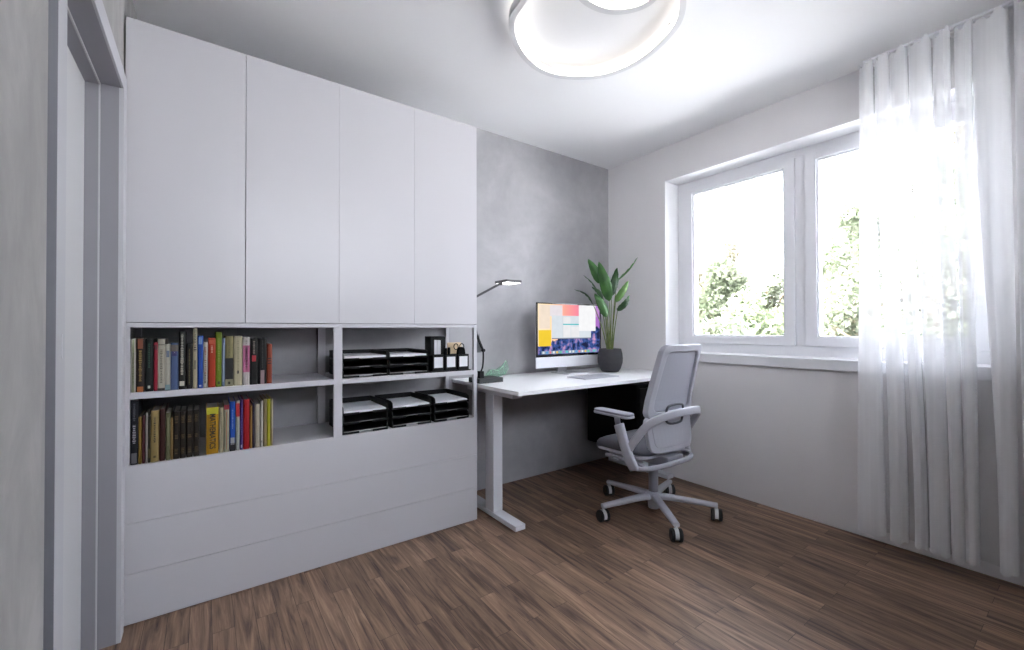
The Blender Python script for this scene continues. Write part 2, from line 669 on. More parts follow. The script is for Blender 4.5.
b.tube([(-3.193, DY0 + .07, 1.02), (-3.15, DY0 + .07, 1.02)], .009)
b.tube(smoothpath([(-3.15, DY0 + .07, 1.02), (-3.147, DY0 + .09, 1.02), (-3.147, DY0 + .18, 1.02)], 5), .008)
b.build('door_handle', M_alu, leaf)
MB().box(DF - .0005, DF + .001, DY0 - .03, DY0 - .022, 1.05, 1.10).build('strike_plate', M_alu, d1)

# ---------------------------------------------------------------- window
FX = .170           # room-side plane of the window frame
GY = [(-.686, -1.326), (-1.502, -2.140)]
GZ0, GZ1 = 1.052, 2.140
w1 = None
b = MB()
MIDY = (-1.388, -1.440)
fo = .07
# outer frame ring and central mullion
b.box(FX, FX + .07, WY0 + .004, WY0 + .055, WZ0, WZ1 - .004)
b.box(FX, FX + .07, WY1 - .055, WY1 - .004, WZ0, WZ1 - .004)
b.box(FX, FX + .07, WY0 + .055, WY1 - .055, WZ1 - .052, WZ1 - .004)
b.box(FX, FX + .07, WY0 + .055, WY1 - .055, WZ0, WZ0 + .062)
b.box(FX, FX + .07, MIDY[1], MIDY[0], WZ0 + .062, WZ1 - .052)
w1 = struct('window_1', b, M_frame, bevel=.002)
SASH = [(-.620, MIDY[0] - .0 + .002), (MIDY[1] - .002, WY0 + .057)]
for (s0, s1), (g0, g1) in zip(SASH, GY):
    b = MB()
    z0, z1 = WZ0 + .064, WZ1 - .054
    x0, x1 = FX - .010, FX + .062
    b.box(x0, x1, g0, s0, z0, z1)
    b.box(x0, x1, s1, g1, z0, z1)
    b.box(x0, x1, g1, g0, z0, GZ0)
    b.box(x0, x1, g1, g0, GZ1, z1)
    # glazing bead, stepped inward
    e = .010
    b.box(x0 + .018, x1, g0 - e, g0, GZ0, GZ1)
    b.box(x0 + .018, x1, g1, g1 + e, GZ0, GZ1)
    b.box(x0 + .018, x1, g1 + e, g0 - e, GZ0, GZ0 + e)
    b.box(x0 + .018, x1, g1 + e, g0 - e, GZ1 - e, GZ1)
    sash = b.build('window_sash', M_frame, w1, bevel=.002)
    MB().box(FX + .030, FX + .034, g1 + .008, g0 - .008, GZ0 + .008, GZ1 - .008).build('pane', M_glass, sash)
# sash lever on the middle meeting stile
# deep inner sill
b = MB()
b.box(-.022, FX - .001, WY0 - .02, WY1 + .001, WZ0 - .062, WZ0)
struct('trim_2', b, M_frame, bevel=.003)
# masonry reveal outside, closed round the frame
b = MB()
b.box(FX + .071, T + .02, WY1 - .03, WY1, WZ0 - .06, WZ1)
b.box(FX + .071, T + .02, WY0, WY0 + .03, WZ0 - .06, WZ1)
b.box(FX + .071, T + .02, WY0 + .03, WY1 - .03, WZ1 - .03, WZ1)
b.box(FX + .071, T + .04, WY0 + .03, WY1 - .03, WZ0 - .06, WZ0 - .02)
struct('trim_3', b, M_reveal)

# ---------------------------------------------------------------- curtains
random.seed(4)


def curtain(lobes, label, y_end_flat=None, seed=1):
    rnd = random.Random(seed)
    nz = 26
    top, bot = 2.468, .066
    rows = []
    wob = [rnd.uniform(-1, 1) for _ in range(40)]
    for k in range(nz + 1):
        t = k / nz                     # 0 top .. 1 bottom
        pts, bands = [], []
        sway = .5 - .5 * math.cos(math.pi * t)
        for i, (ta, tb, ba, bb) in enumerate(lobes):
            a = ta + (ba - ta) * sway
            c = tb + (bb - tb) * sway
            a += .004 * math.sin(3.1 * t + wob[i] * 5)
            c += .004 * math.sin(2.7 * t + wob[i + 9] * 5)
            w = a - c                  # y decreases to the right in the photo
            d = .072 + .014 * wob[i + 3]
            bx = -.045
            fx = bx - d
            pts += [(bx, a - w * .10), (bx - d * .55, a + w * .015), (fx + .012, a - w * .04), (fx, a - w * .25), (fx - .004, a - w * .5 + .01 * math.sin(t * 4 + i)),
                    (fx, c + w * .25), (fx + .012, c + w * .04), (bx - d * .55, c - w * .015), (bx, c + w * .10)]
            bands += [.12, .8, 1, 1, 1, 1, 1, .8, .12]
        P = smoothpath([(x, y, 0) for x, y in pts], 4)
        hem = [0.006 * math.sin(j * .21 + 1.3) + .004 * math.sin(j * .57) for j in range(len(P))]
        rows.append([(p.x, p.y, (top + (.012 * math.sin(j * .35) + .01 * math.sin(j * .83 + 1)) if k == 0 else top - (top - bot) * t + (hem[j] if k == nz else 0))) for j, p in enumerate(P)])
    n = len(rows[0])
    vs_ = [q for r_ in rows for q in r_]
    fs_ = [(k * n + j, k * n + j + 1, (k + 1) * n + j + 1, (k + 1) * n + j) for k in range(nz) for j in range(n - 1)]
    m = MB().add(vs_, fs_, True)
    o = m.build('sheer_curtain', M_sheer)
    # the voile is woven in stripes: close-woven on the pleat fronts, open between them
    band = []
    for q in range(n):
        f = q / 4
        b0, b1 = bands[min(int(f), len(bands) - 1)], bands[min(int(f) + 1, len(bands) - 1)]
        band.append(b0 + (b1 - b0) * (f - int(f)))
    at = o.data.attributes.new('weave', 'FLOAT', 'POINT')
    key = {}
    for k in range(nz + 1):
        for j in range(n):
            key[tuple(round(c_, 5) for c_ in rows[k][j])] = band[j]
    for v_ in o.data.vertices:
        kk_ = tuple(round(c_, 5) for c_ in v_.co)
        at.data[v_.index].value = key.get(kk_, 1.0)
    tag(o, label, 'curtain', 'sheer curtains at the window')
    return o


curtain([(-1.790, -1.846, -1.762, -1.872), (-1.852, -1.905, -1.896, -1.960), (-1.912, -1.972, -1.984, -2.034),
         (-1.980, -2.060, -2.042, -2.100), (-2.068, -2.126, -2.112, -2.150), (-2.134, -2.186, -2.154, -2.199),
         (-2.196, -2.300, -2.250, -2.303)],
        'sheer white floor length curtain covering the right half of the window')
curtain([(-2.318, -2.39, -2.322, -2.39), (-2.40, -2.47, -2.41, -2.47), (-2.48, -2.56, -2.49, -2.56), (-2.57, -2.65, -2.58, -2.65), (-2.66, -2.74, -2.67, -2.74)],
        'second sheer white curtain, cut off by the right edge of the photo', seed=5)
b = MB()
b.prism([(-.075, 2.490), (-.075, 2.4995), (-.035, 2.4995), (-.035, 2.490), (-.040, 2.490), (-.040, 2.496), (-.070, 2.496), (-.070, 2.490)], -2.9, -1.80, 'y')
tag(b.build('curtain_rail', M_frame), 'slim white ceiling rail carrying the sheer curtains', 'curtain rail')

# ---------------------------------------------------------------- storage cabinet
CX0, CX1, CF = -3.1045, -1.565, -.383
cab = thing('storage_cabinet', 'tall white built-in cabinet with four upper doors, open shelves and wide drawers', 'cabinet', (CX0, 0, 0))
cab.location = (0, 0, 0)
BK = -.004
b = MB()
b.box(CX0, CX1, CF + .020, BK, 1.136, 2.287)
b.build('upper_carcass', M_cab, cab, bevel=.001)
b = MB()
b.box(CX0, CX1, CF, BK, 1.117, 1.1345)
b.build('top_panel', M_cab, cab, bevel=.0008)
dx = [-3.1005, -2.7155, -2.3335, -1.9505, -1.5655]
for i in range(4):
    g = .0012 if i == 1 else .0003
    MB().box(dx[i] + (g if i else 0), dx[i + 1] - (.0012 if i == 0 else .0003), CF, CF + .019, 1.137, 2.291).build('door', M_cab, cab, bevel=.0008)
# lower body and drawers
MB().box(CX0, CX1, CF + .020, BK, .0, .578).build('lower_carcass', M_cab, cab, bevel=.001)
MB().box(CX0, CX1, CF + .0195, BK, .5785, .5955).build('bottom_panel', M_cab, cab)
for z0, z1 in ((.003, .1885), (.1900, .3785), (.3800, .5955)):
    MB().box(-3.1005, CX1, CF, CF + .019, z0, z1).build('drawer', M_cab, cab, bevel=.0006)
# shelves
for x0, x1 in ((-3.0835, -2.356), (-2.3175, -1.586)):
    MB().box(x0, x1, CF, BK, .845, .8700).build('shelf', M_cab, cab, bevel=.0008)
# posts
for x0, x1 in ((CX0, -3.084), (-2.356, -2.3175), (-1.586, CX1)):
    MB().box(x0, x1, CF, CF + .019, .596, 1.1168).build('front_post', M_cab, cab, bevel=.0008)
    MB().box(x0, x1, BK - .024, BK, .596, 1.1168).build('rear_post', M_cab, cab, bevel=.0008)

# ---------------------------------------------------------------- books
SPINE_UP, SPINE_LO = -.3745, -.3725


def col(h):
    h = h.lstrip('#')
    c = [int(h[i:i + 2], 16) / 255 for i in (0, 2, 4)]
    return tuple((q / 12.92 if q <= .04045 else ((q + .055) / 1.055) ** 2.4) for q in c)


M_pages = mat('page_edges', (0.30, 0.28, 0.26), .9, noise=.08, nscale=300)


def book(x0, x1, zb, h, spine, color, marks, label, group, depth=None, rnd=random.Random(7)):
    x0 += .0004
    x1 -= .0004
    dp = depth or rnd.uniform(.15, .19)
    y0, y1 = spine, spine + dp
    z0 = zb + .0006
    z1 = zb + h
    m = mat('book_cover_' + color.strip('#'), tuple(q * .72 for q in col(color)), .55, noise=.06, nscale=60, spec=.3)
    th = min(.002, (x1 - x0) * .18)
    b = MB()
    # wrap-round case: left board, slightly rounded spine, right board
    w = x1 - x0
    out = [(x0, y1), (x0, y0 + .003), (x0 + w * .2, y0 + .0006), (x0 + w * .5, y0), (x1 - w * .2, y0 + .0006), (x1, y0 + .003), (x1, y1),
           (x1 - th, y1), (x1 - th, y0 + .004), (x0 + th, y0 + .004), (x0 + th, y1)]
    b.prism(out, z0, z1)
    o = b.build('book', m)
    o.name = 'book'
    MB().box(x0 + th + .0002, x1 - th - .0002, y0 + .0045, y1 - .004, z0 + .003, z1 - .003).build('pages', M_pages, o)
    for kind, f0, f1, wf, c in marks:
        mm = mat('spine_print_' + c.strip('#'), tuple(q * .72 for q in col(c)), .5, noise=.04, nscale=60)
        hh = z1 - z0
        a0, a1 = z0 + hh * f0, z0 + hh * f1
        xc = (x0 + x1) / 2
        yy = y0 - .0004
        q = MB()
        if kind == 'block':
            q.box(xc - w * wf / 2, xc + w * wf / 2, yy, y0 + .003, a0, a1)
            nm = 'spine_panel'
        else:                              # faint run of lettering too small to read: short uneven bars
            rr = random.Random(int(x0 * -1e5))
            z = a0
            while z < a1:
                s_ = rr.uniform(.002, .006)
                k = rr.uniform(.6, 1)
                q.box(xc - w * wf / 2 * k, xc + w * wf / 2 * k, yy, y0 + .002, z, min(z + s_, a1))
                z += s_ + rr.uniform(.0015, .003)
            nm = 'spine_print'
        q.build(nm, mm, o)
    tag(o, label, 'book', group)
    return o


GU, GL = 'books in the upper left compartment', 'books in the lower left compartment'
UP = [(-3.083, -3.068, 0.204), (-3.068, -3.042, 0.207), (-3.041, -3.017, 0.203), (-3.016, -3.003, 0.189), (-3.004, -2.981, 0.202), (-2.981, -2.965, 0.181), (-2.965, -2.94, 0.186), (-2.939, -2.918, 0.231), (-2.915, -2.895, 0.181), (-2.894, -2.88, 0.243), (-2.879, -2.86, 0.213), (-2.86, -2.846, 0.186), (-2.844, -2.818, 0.204), (-2.818, -2.797, 0.228), (-2.797, -2.786, 0.203), (-2.786, -2.757, 0.211), (-2.756, -2.724, 0.211), (-2.723, -2.697, 0.205), (-2.696, -2.668, 0.2), (-2.667, -2.633, 0.201), (-2.633, -2.613, 0.174)]
B, X = 'block', 'text'
UPB = [
    ('#b9b7a6', [(B, .0, .98, .25, '#8b9465'), (X, .15, .75, .3, '#5d6b3a')], 'pale grey book with olive spine lettering, leftmost on the upper shelf'),
    ('#241713', [(B, .8, .98, .6, '#8a4a2c'), (X, .2, .78, .35, '#a08446'), (B, .0, .1, .7, '#b5662b')], 'dark brown book with orange top and bottom, second from the left post'),
    ('#101614', [(X, .45, .92, .3, '#2f5a45'), (B, .06, .11, .3, '#cfd0c4')], 'black book with faint green lettering beside the thin crimson book'),
    ('#9c2035', [(B, .85, .95, .6, '#5b1220')], 'thin crimson book standing left of the wide cream one, upper shelf'),
    ('#bdb7a5', [(B, .0, .05, 1, '#3a362e'), (B, .88, .9, .9, '#7c7666'), (X, .15, .8, .35, '#7d7667')], 'wide cream book with thin dark band at foot, right of the crimson book'),
    ('#bdb9ab', [(B, .72, .86, .6, '#6f7c93'), (B, .0, .12, 1, '#7e9ba0')], 'short cream book with small blue spine label and teal foot'),
    ('#55688f', [(B, .82, .96, 1, '#6b6258'), (B, .72, .82, .6, '#39306e'), (B, .78, .82, .25, '#d6cfdd')], 'slate blue book with grey top and violet mark'),
    ('#15130f', [(X, .25, .97, .45, '#b9b4a4'), (B, .06, .14, .75, '#cfc9bb')], 'tall black book with white lettering and white block near its foot'),
    ('#191611', [(X, .1, .9, .25, '#6b5f33')], 'short black book with dull gold lettering beside the tallest cream one'),
    ('#b7ac8f', [(X, .62, .98, .7, '#2a2a2a'), (B, .32, .47, .3, '#4a4636')], 'tallest narrow cream book with heavy black lettering at top'),
    ('#1e4fae', [(B, .84, .98, .6, '#7fa3d8'), (X, .3, .8, .3, '#173f8f'), (B, .03, .06, .4, '#c9d6ea')], 'bright blue book with pale blue label at top, upper shelf'),
    ('#c1bdb2', [(X, .3, .9, .5, '#8a5a4a'), (X, .1, .3, .4, '#3b3b3b')], 'narrow white book with small dark and reddish lettering'),
    ('#b23a1c', [(B, .88, .96, .8, '#c5552f'), (X, .7, .85, .3, '#e0a98f')], 'thick orange-red book standing left of the olive green one'),
    ('#73881c', [(X, .3, .9, .25, '#93a541'), (B, .05, .1, .4, '#33400f')], 'tall olive green book on the upper shelf'),
    ('#7b8cae', [(B, .1, .9, .3, '#aab4c9')], 'very thin pale blue book right of the olive green book'),
    ('#8b8258', [(B, .14, .56, 1, '#14130f'), (B, .0, .14, 1, '#a09a7e'), (B, .04, .09, .3, '#221f18'), (X, .6, .95, .25, '#6c643f')], 'khaki book with broad black block across its spine'),
    ('#bcb494', [(X, .3, .92, .2, '#978f6e'), (B, .24, .30, .2, '#3a3630')], 'widest plain cream book, left of the pink-blocked one'),
    ('#c7c0bb', [(B, .27, .83, 1, '#b9678a'), (X, .35, .8, .5, '#d8a5b8'), (X, .86, .95, .3, '#8f8a86')], 'cream book with large pink block on its spine'),
    ('#13110f', [(B, .5, .63, .55, '#b7232b'), (X, .66, .95, .25, '#7d776a')], 'black book with a red dot on its spine'),
    ('#181717', [(B, .0, .3, .45, '#a38a8f'), (X, .35, .95, .15, '#3d3b38')], 'wide black book with pinkish panel at its foot, upper shelf'),
    ('#8a3a22', [(B, .5, .53, .8, '#2a120b'), (B, .56, .59, .8, '#2a120b'), (B, .62, .65, .8, '#2a120b')], 'rust brown ribbed book, rightmost on the upper shelf'),
]
for (a, c, h), (cc, mk, lb) in zip(UP, UPB):
    book(a, c, .870, h, SPINE_UP, cc, mk, lb, GU)
LO = [(-3.083, -3.06, 0.244), (-3.06, -3.05, 0.18), (-3.049, -3.04, 0.184), (-3.039, -3.032, 0.193), (-3.032, -3.024, 0.179), (-3.024, -2.999, 0.199), (-2.998, -2.98, 0.203), (-2.979, -2.964, 0.186), (-2.964, -2.956, 0.165), (-2.956, -2.935, 0.189), (-2.935, -2.915, 0.188), (-2.914, -2.893, 0.188), (-2.892, -2.872, 0.188), (-2.849, -2.807, 0.192), (-2.806, -2.79, 0.188), (-2.789, -2.77, 0.197), (-2.769, -2.748, 0.209), (-2.747, -2.733, 0.21), (-2.732, -2.721, 0.213), (-2.72, -2.697, 0.213), (-2.696, -2.687, 0.184), (-2.687, -2.678, 0.195), (-2.677, -2.659, 0.19), (-2.657, -2.647, 0.2), (-2.646, -2.632, 0.208), (-2.632, -2.618, 0.207), (-2.617, -2.609, 0.206)]
VOL = [(X, .1, .22, .6, '#4f4020'), (X, .42, .5, .6, '#5a4824'), (X, .75, .9, .6, '#5a4824')]
LOB = [
    ('#14151b', [(X, .33, .62, .45, '#a7a7ad'), (X, .68, .95, .3, '#55565f'), (B, .02, .18, .7, '#77777c')], 'tallest black book with white vertical lettering, leftmost on lower shelf'),
    ('#84682a', [], 'thin ochre book right of the tall black book'),
    ('#471a22', [], 'thin maroon book between the ochre and the pale grey books'),
    ('#a7a29c', [], 'very thin pale grey book on the lower shelf'),
    ('#2c2718', [(B, .1, .3, .5, '#5f5427')], 'thin dark olive book left of the tan one'),
    ('#a08a58', [(X, .38, .88, .3, '#3c3220'), (B, .08, .12, .3, '#5a4a2a')], 'tan book with dark lettering on the lower shelf'),
    ('#3a150f', [], 'dark maroon book standing right of the tan one'),
    ('#6f6f51', [(B, .3, .9, .3, '#82815f')], 'grey olive book beside the thin tan book'),
    ('#9a7b4d', [], 'thin light tan book left of the dark brown volumes'),
    ('#21170e', VOL, 'dark brown gilt volume, first of the four matching ones'),
    ('#21170e', VOL, 'dark brown gilt volume, second from left of the four matching ones'),
    ('#21170e', VOL, 'dark brown gilt volume, third from left of the four matching ones'),
    ('#21170e', VOL, 'dark brown gilt volume at the right end, beside the gap between books'),
    ('#b98a1e', [], 'yellow-orange book lettered MATHEMATICS down its spine'),
    ('#b3a98c', [(X, .1, .9, .3, '#8e8a70')], 'cream book right of the yellow lettered mathematics book'),
    ('#aaa58b', [(B, .9, 1, 1, '#a02634'), (B, .05, .85, .15, '#b5704a')], 'cream book with dark red top band on the lower shelf'),
    ('#1d51b0', [(B, .0, .16, 1, '#15151a'), (B, .13, .27, .7, '#b9bcc0'), (X, .45, .85, .2, '#7fa0d6')], 'blue book with white circle near its black foot'),
    ('#b1b5a8', [(B, .68, .95, 1, '#b3222a'), (X, .1, .6, .2, '#7e8278')], 'book with red upper third and pale spine below'),
    ('#3d2a72', [(B, .04, .1, .5, '#b7b1cc'), (X, .3, .9, .2, '#7363a5')], 'thin purple book left of the plain red book'),
    ('#a90f17', [], 'plain bright red book on the lower shelf'),
    ('#a47c3b', [], 'thin tan book right of the plain red book'),
    ('#25223a', [(X, .3, .8, .3, '#5b5a78')], 'thin navy book with faint lettering on the lower shelf'),
    ('#b7ac9b', [(X, .1, .5, .2, '#8f8676')], 'cream book right of the thin navy book'),
    ('#c4bfb6', [(B, .1, .14, .4, '#55504a')], 'thin white book with a small dark mark at its foot'),
    ('#8d7a55', [], 'light brown book left of the yellow-green one'),
    ('#a9a423', [], 'yellow-green book near the right end of the lower shelf'),
    ('#b7aa86', [], 'thin cream book, rightmost on the lower shelf'),
]
for i, ((a, c, h), (cc, mk, lb)) in enumerate(zip(LO, LOB)):
    o = book(a, c, .5955, h, SPINE_LO, cc, mk, lb, GL)
    if 'MATHEMATICS' in lb:
        fc = bpy.data.curves.new('lettering', 'FONT')
        fc.body = 'MATHEMATICS'
        fc.extrude = .0
        fc.offset = .0007
        fc.size = .03
        to = bpy.data.objects.new('lettering_tmp', fc)
        C.objects.link(to)
        bpy.context.view_layer.update()
        me = bpy.data.meshes.new_from_object(to.evaluated_get(bpy.context.evaluated_depsgraph_get()))
        bpy.data.objects.remove(to)
        xs = [v.co.x for v in me.vertices]
        ys = [v.co.y for v in me.vertices]
        L0, L1, K0, K1 = min(xs), max(xs), min(ys), max(ys)
        ztop, zbot = .5955 + h * .86, .5955 + h * .11
        xa, xb = a + .011, c - .010       # letters lie on their side, tops towards the right
        for v in me.vertices:
            u = (v.co.x - L0) / (L1 - L0)
            w = (v.co.y - K0) / (K1 - K0)
            v.co = Vector((xa + (xb - xa) * w, SPINE_LO - .0007, ztop + (zbot - ztop) * u))
        me.materials.append(mat('spine_print_black', (0.02, .015, .01), .5, noise=.05))
        lo = bpy.data.objects.new('lettering', me)
        C.objects.link(lo)
        lo.parent = o
        MB().box(a + .001, c - .001, SPINE_LO - .0003, SPINE_LO + .003, .5955 + h * .85, .5955 + h * .995).build('spine_panel', mat('spine_lime', col('#b3b02a'), .5, noise=.05), o)


# ---------------------------------------------------------------- letter trays, paper, file, organiser
def tray_stack(x0, x1, zb, ht, label, where, fills):
    t = thing('letter_tray_stack', label, 'letter tray', ((x0 + x1) / 2, -.24, zb), 0, 'stacks of black letter trays')
    w = (x1 - x0) / 2 - .001
    yf, yb = -.131, .150          # local: front -.371
    tiers = 3
    st = ht / tiers
    for k in range(tiers):
        z = .0008 + k * st
        b = MB()
        # floor plate with finger notch in its front lip, side walls, back wall
        nw = w * .3
        b.prism([(-w, yf), (-nw, yf), (-nw * .8, yf + .02), (nw * .8, yf + .02), (nw, yf), (w, yf), (w, yb), (-w, yb)], z + .003, z + .007)
        hw = st - .003
        for s_ in (-1, 1):
            xx = sorted((s_ * w, s_ * (w - .0035)))
            b.prism([(yf, z), (yb, z), (yb, z + hw), (yf + .03, z + hw), (yf + .004, z + hw * .8), (yf, z + hw * .45)], xx[0], xx[1], 'x')
        b.box(-w, w, yb - .003, yb, z, z + hw)
        b.box(-w, -nw, yf, yf + .003, z, z + .010)
        b.box(nw, w, yf, yf + .003, z, z + .010)
        tr_ = b.build('letter_tray', M_black, t)
        if k < 2:
            MB().box(-w + .006, w - .006, yf + .004, yf + .0065, z + .0075, z + (.0105 if k else .012)).build('front_edge', mat('pale_tray_edge_%d' % k, ((.42,) * 3, (.22,) * 3)[k], .5, noise=.03), tr_)
    for k, th in enumerate(fills):
        if not th:
            continue
        z = zb + .0008 + k * st + .0072
        cx = (x0 + x1) / 2
        nm = ('bottom', 'middle', 'top')[k]
        p_ = MB()
        q = MB()
        p_.box(cx - w + .008, cx + w - .008, -.24 + yf + .004, -.24 + yb - .012, z, z + th)
        o = p_.build('paper_stack', M_paper)
        tag(o, 'white paper sheets in the %s tray of %s' % (nm, where), 'paper', 'papers lying in the letter trays')
    return t


tray_stack(-2.3125, -2.089, .8705, .128, 'black three-tier letter trays on the upper shelf beside the centre post', 'the upper stack beside the centre post', (0, 0, .012))
tray_stack(-2.084, -1.866, .8705, .128, 'black three-tier letter trays on the upper shelf beside the magazine file', 'the upper stack beside the magazine file', (0, 0, .012))
tray_stack(-2.3125, -2.089, .5960, .140, 'black three-tier letter trays at the left on the bottom shelf, beside centre post', 'the bottom shelf stack at the left', (0, 0, .010))
tray_stack(-2.068, -1.848, .5960, .140, 'black three-tier letter trays in the middle of the bottom shelf', 'the middle bottom shelf stack', (0, 0, .010))
tray_stack(-1.828, -1.612, .5960, .140, 'black three-tier letter trays at the right end of the bottom shelf', 'the bottom shelf stack at the right end', (0, 0, .010))

# magazine file
t = thing('magazine_file', 'tall black magazine file holding pale papers behind the desk organiser', 'magazine file', (-1.760, -.235, .8705))
t.rotation_euler = (0, 0, 0)
b = MB()
W_, D0, D1 = .047, -.038, .038
b.box(-W_, W_, D0, D1, 0, .003)
b.box(-W_, -W_ + .003, D0, D1, 0, .196)
b.box(W_ - .003, W_, D0, D1, 0, .196)
b.box(-W_, W_, D1 - .003, D1, 0, .196)
b.box(-W_, -.024, D0, D0 + .003, 0, .196)
b.box(.020, W_, D0, D0 + .003, 0, .196)
b.box(-.024, .020, D0, D0 + .003, .176, .196)
b.box(-.024, .020, D0, D0 + .003, 0, .03)
b.build('file_box', M_black, t, bevel=.0008)
for x0, x1, lb in ((-1.7845, -1.7645, 'pale papers in the left half of the black magazine file'), (-1.7615, -1.7405, 'pale papers in the right half of the black magazine file')):
    tag(MB().box(x0, x1, -.268, -.205, .8742, 1.044).build('paper_stack', M_paper), lb, 'paper', 'papers standing in the magazine file')

# desk organiser with three white labelled boxes
t = thing('desk_organiser', 'black desk organiser with three boxes, each with a white front label', 'organiser', (-1.722, -.335, .8705))
b = MB()
b.box(-.132, .118, -.045, .05, 0, .006)
b.build('base_tray', M_black, t, bevel=.001)
for cx, rt_ in ((-.083, 0), (-.005, 0), (.074, 1)):
    b = MB()
    w, d0, d1, hh, th = .035, -.036, .044, .094, .002
    b.box(cx - w, cx + w, d0, d0 + th, .006, hh)
    b.box(cx - w, cx + w, d1 - th, d1, .006, hh)
    b.box(cx - w, cx - w + th, d0, d1, .006, hh)
    b.box(cx + w - th, cx + w, d0, d1, .006, hh)
    b.box(cx - w, cx + w, d0, d1, .006, .009)
    bx = b.build('box', M_black, t)
    tag(MB().box(cx - .026, cx + .026, d0 - .0012, d0 + .0005, .024, .082).build('label_card', M_paper, bx), 'white label card')
# beige folder behind, scissors, markers, tape dispenser
b = MB()
b.prism(rrect(-1.704, -1.612, .9, 1.030, .008), -.283, -.2745, 'y')
o = b.build('notepad', mat('beige_card', (.62, .47, .30), .7, noise=.05))
for v in o.data.vertices:
    if v.co.z < .95:
        v.co.z -= .0285
tag(o, 'beige notepad standing behind the black desk organiser', 'notepad')
for x, dz, lb in ((-1.742, 0, 'black marker pen in the middle organiser box, left of the other marker'), (-1.722, .004, 'black marker pen in the middle organiser box, right of the other marker')):
    b = MB()
    b.lathe([(.006, 0), (.007, .002), (.007, .085), (.0078, .087), (.0078, .116 + dz), (.006, .12 + dz)], 0, 0, 14)
    o = b.build('marker_pen', M_blackmat)
    o.location = (x, -.335, .8800)
    tag(o, lb, 'pen', 'markers in the desk organiser')
b = MB()
b.prism(smoothpath([(-.022, 0, 0), (-.026, .05, 0), (-.022, .10, 0), (-.012, .122, 0), (.008, .124, 0), (.022, .108, 0), (.027, .05, 0), (.022, 0, 0)], 4) and
        [(p.x, p.y) for p in smoothpath([(-.022, 0, 0), (-.026, .05, 0), (-.022, .10, 0), (-.012, .122, 0), (.008, .124, 0), (.022, .108, 0), (.027, .05, 0), (.022, 0, 0)], 4)], -.012, .012, 'y')
o = b.build('tape_dispenser', M_blackmat, bevel=.002)
o.location = (-1.648, -.340, .8800)
tag(o, 'rounded black tape dispenser in the right organiser box', 'tape dispenser')
t = thing('scissors', 'black handled scissors standing handles up in the right organiser box', 'scissors', (-1.645, -.312, .8800))
b = MB()
for s_ in (-1, 1):
    b.prism([(s_ * .004, .1), (s_ * -.001, .1), (0, 0.0), (s_ * .003, .02)], -.001 if s_ < 0 else .0002, -.0002 if s_ < 0 else .001, 'y')
b.build('blade', M_alu, t)
for s_ in (-1, 1):
    b = MB()
    ring = [(s_ * .019 + .014 * math.cos(a), 0, .126 + .017 * math.sin(a)) for a in [2 * math.pi * k / 20 for k in range(20)]]
    b.tube(ring, .0028, 8, closed=True, upv=(0, 1, 0))
    b.tube([(s_ * .002, 0, .092), (s_ * .012, 0, .112)], .003, 8, upv=(0, 1, 0))
    b.build('handle', M_black, t)

# ---------------------------------------------------------------- desk
DZT = .780
DX0, DX1, DYF, DYB = -1.530, -.006, -.742, -.004
desk = thing('desk', 'white height adjustable desk with T-shaped legs against the grey wall', 'desk', (-.77, -.37, 0))
desk.location = (0, 0, 0)
MB().box(DX0, DX1, DYF, DYB, DZT - .022, DZT).build('tabletop', M_deskw, desk, bevel=.0015)
for x0 in (-1.478, -.094):
    x1 = x0 + .064
    lg = MB().box(x0, x1, -.425, -.335, .032, DZT - .058).build('leg', M_deskleg, desk, bevel=.003)
    MB().box(x0 - .002, x1 + .002, -.645, -.075, .003, .032).build('foot', M_deskleg, lg, bevel=.002)
    b = MB()
    for y in (-.62, -.10):
        b.lathe([(.016, 0), (.016, .003)], (x0 + x1) / 2, y, 16)
    b.build('glide', M_blackmat, lg)
    MB().box(x0, x1, -.62, -.12, DZT - .058, DZT - .0222).build('bracket', M_deskleg, lg, bevel=.002)
b = MB()
b.box(-1.41, -.096, -.42, -.38, DZT - .056, DZT - .0225)
b.box(-1.41, -.096, -.36, -.32, DZT - .056, DZT - .0225)
b.build('crossbar', M_deskleg, desk)

# black computer case hung below the right end of the desk
t = thing('computer_case', 'large black computer case hung under the right end of the desk', 'computer', (-.26, -.36, 0))
b = MB()
b.box(-.16, .13, -.26, .215, .235, .715)
b.build('housing', M_blackmat, t, bevel=.012, bseg=3)
b = MB()
b.box(-.13, .10, -.268, -.2605, .26, .69)
for k in range(9):
    b.box(-.11, .08, -.270, -.268, .30 + k * .04, .306 + k * .04)
b.build('front_panel', M_black, t, bevel=.002)
b = MB()
for y in (-.12, .12):
    b.box(-.15, -.13, y - .02, y + .02, .715, DZT - .0225)
    b.box(.10, .12, y - .02, y + .02, .715, DZT - .0225)
b.build('mounting_bracket', M_blackmat, t)

# ---------------------------------------------------------------- all-in-one computer
mon = thing('desktop_computer', 'silver all-in-one computer with a colourful screen at the back of the desk', 'computer', (-.649, -.20, DZT))
b = MB()
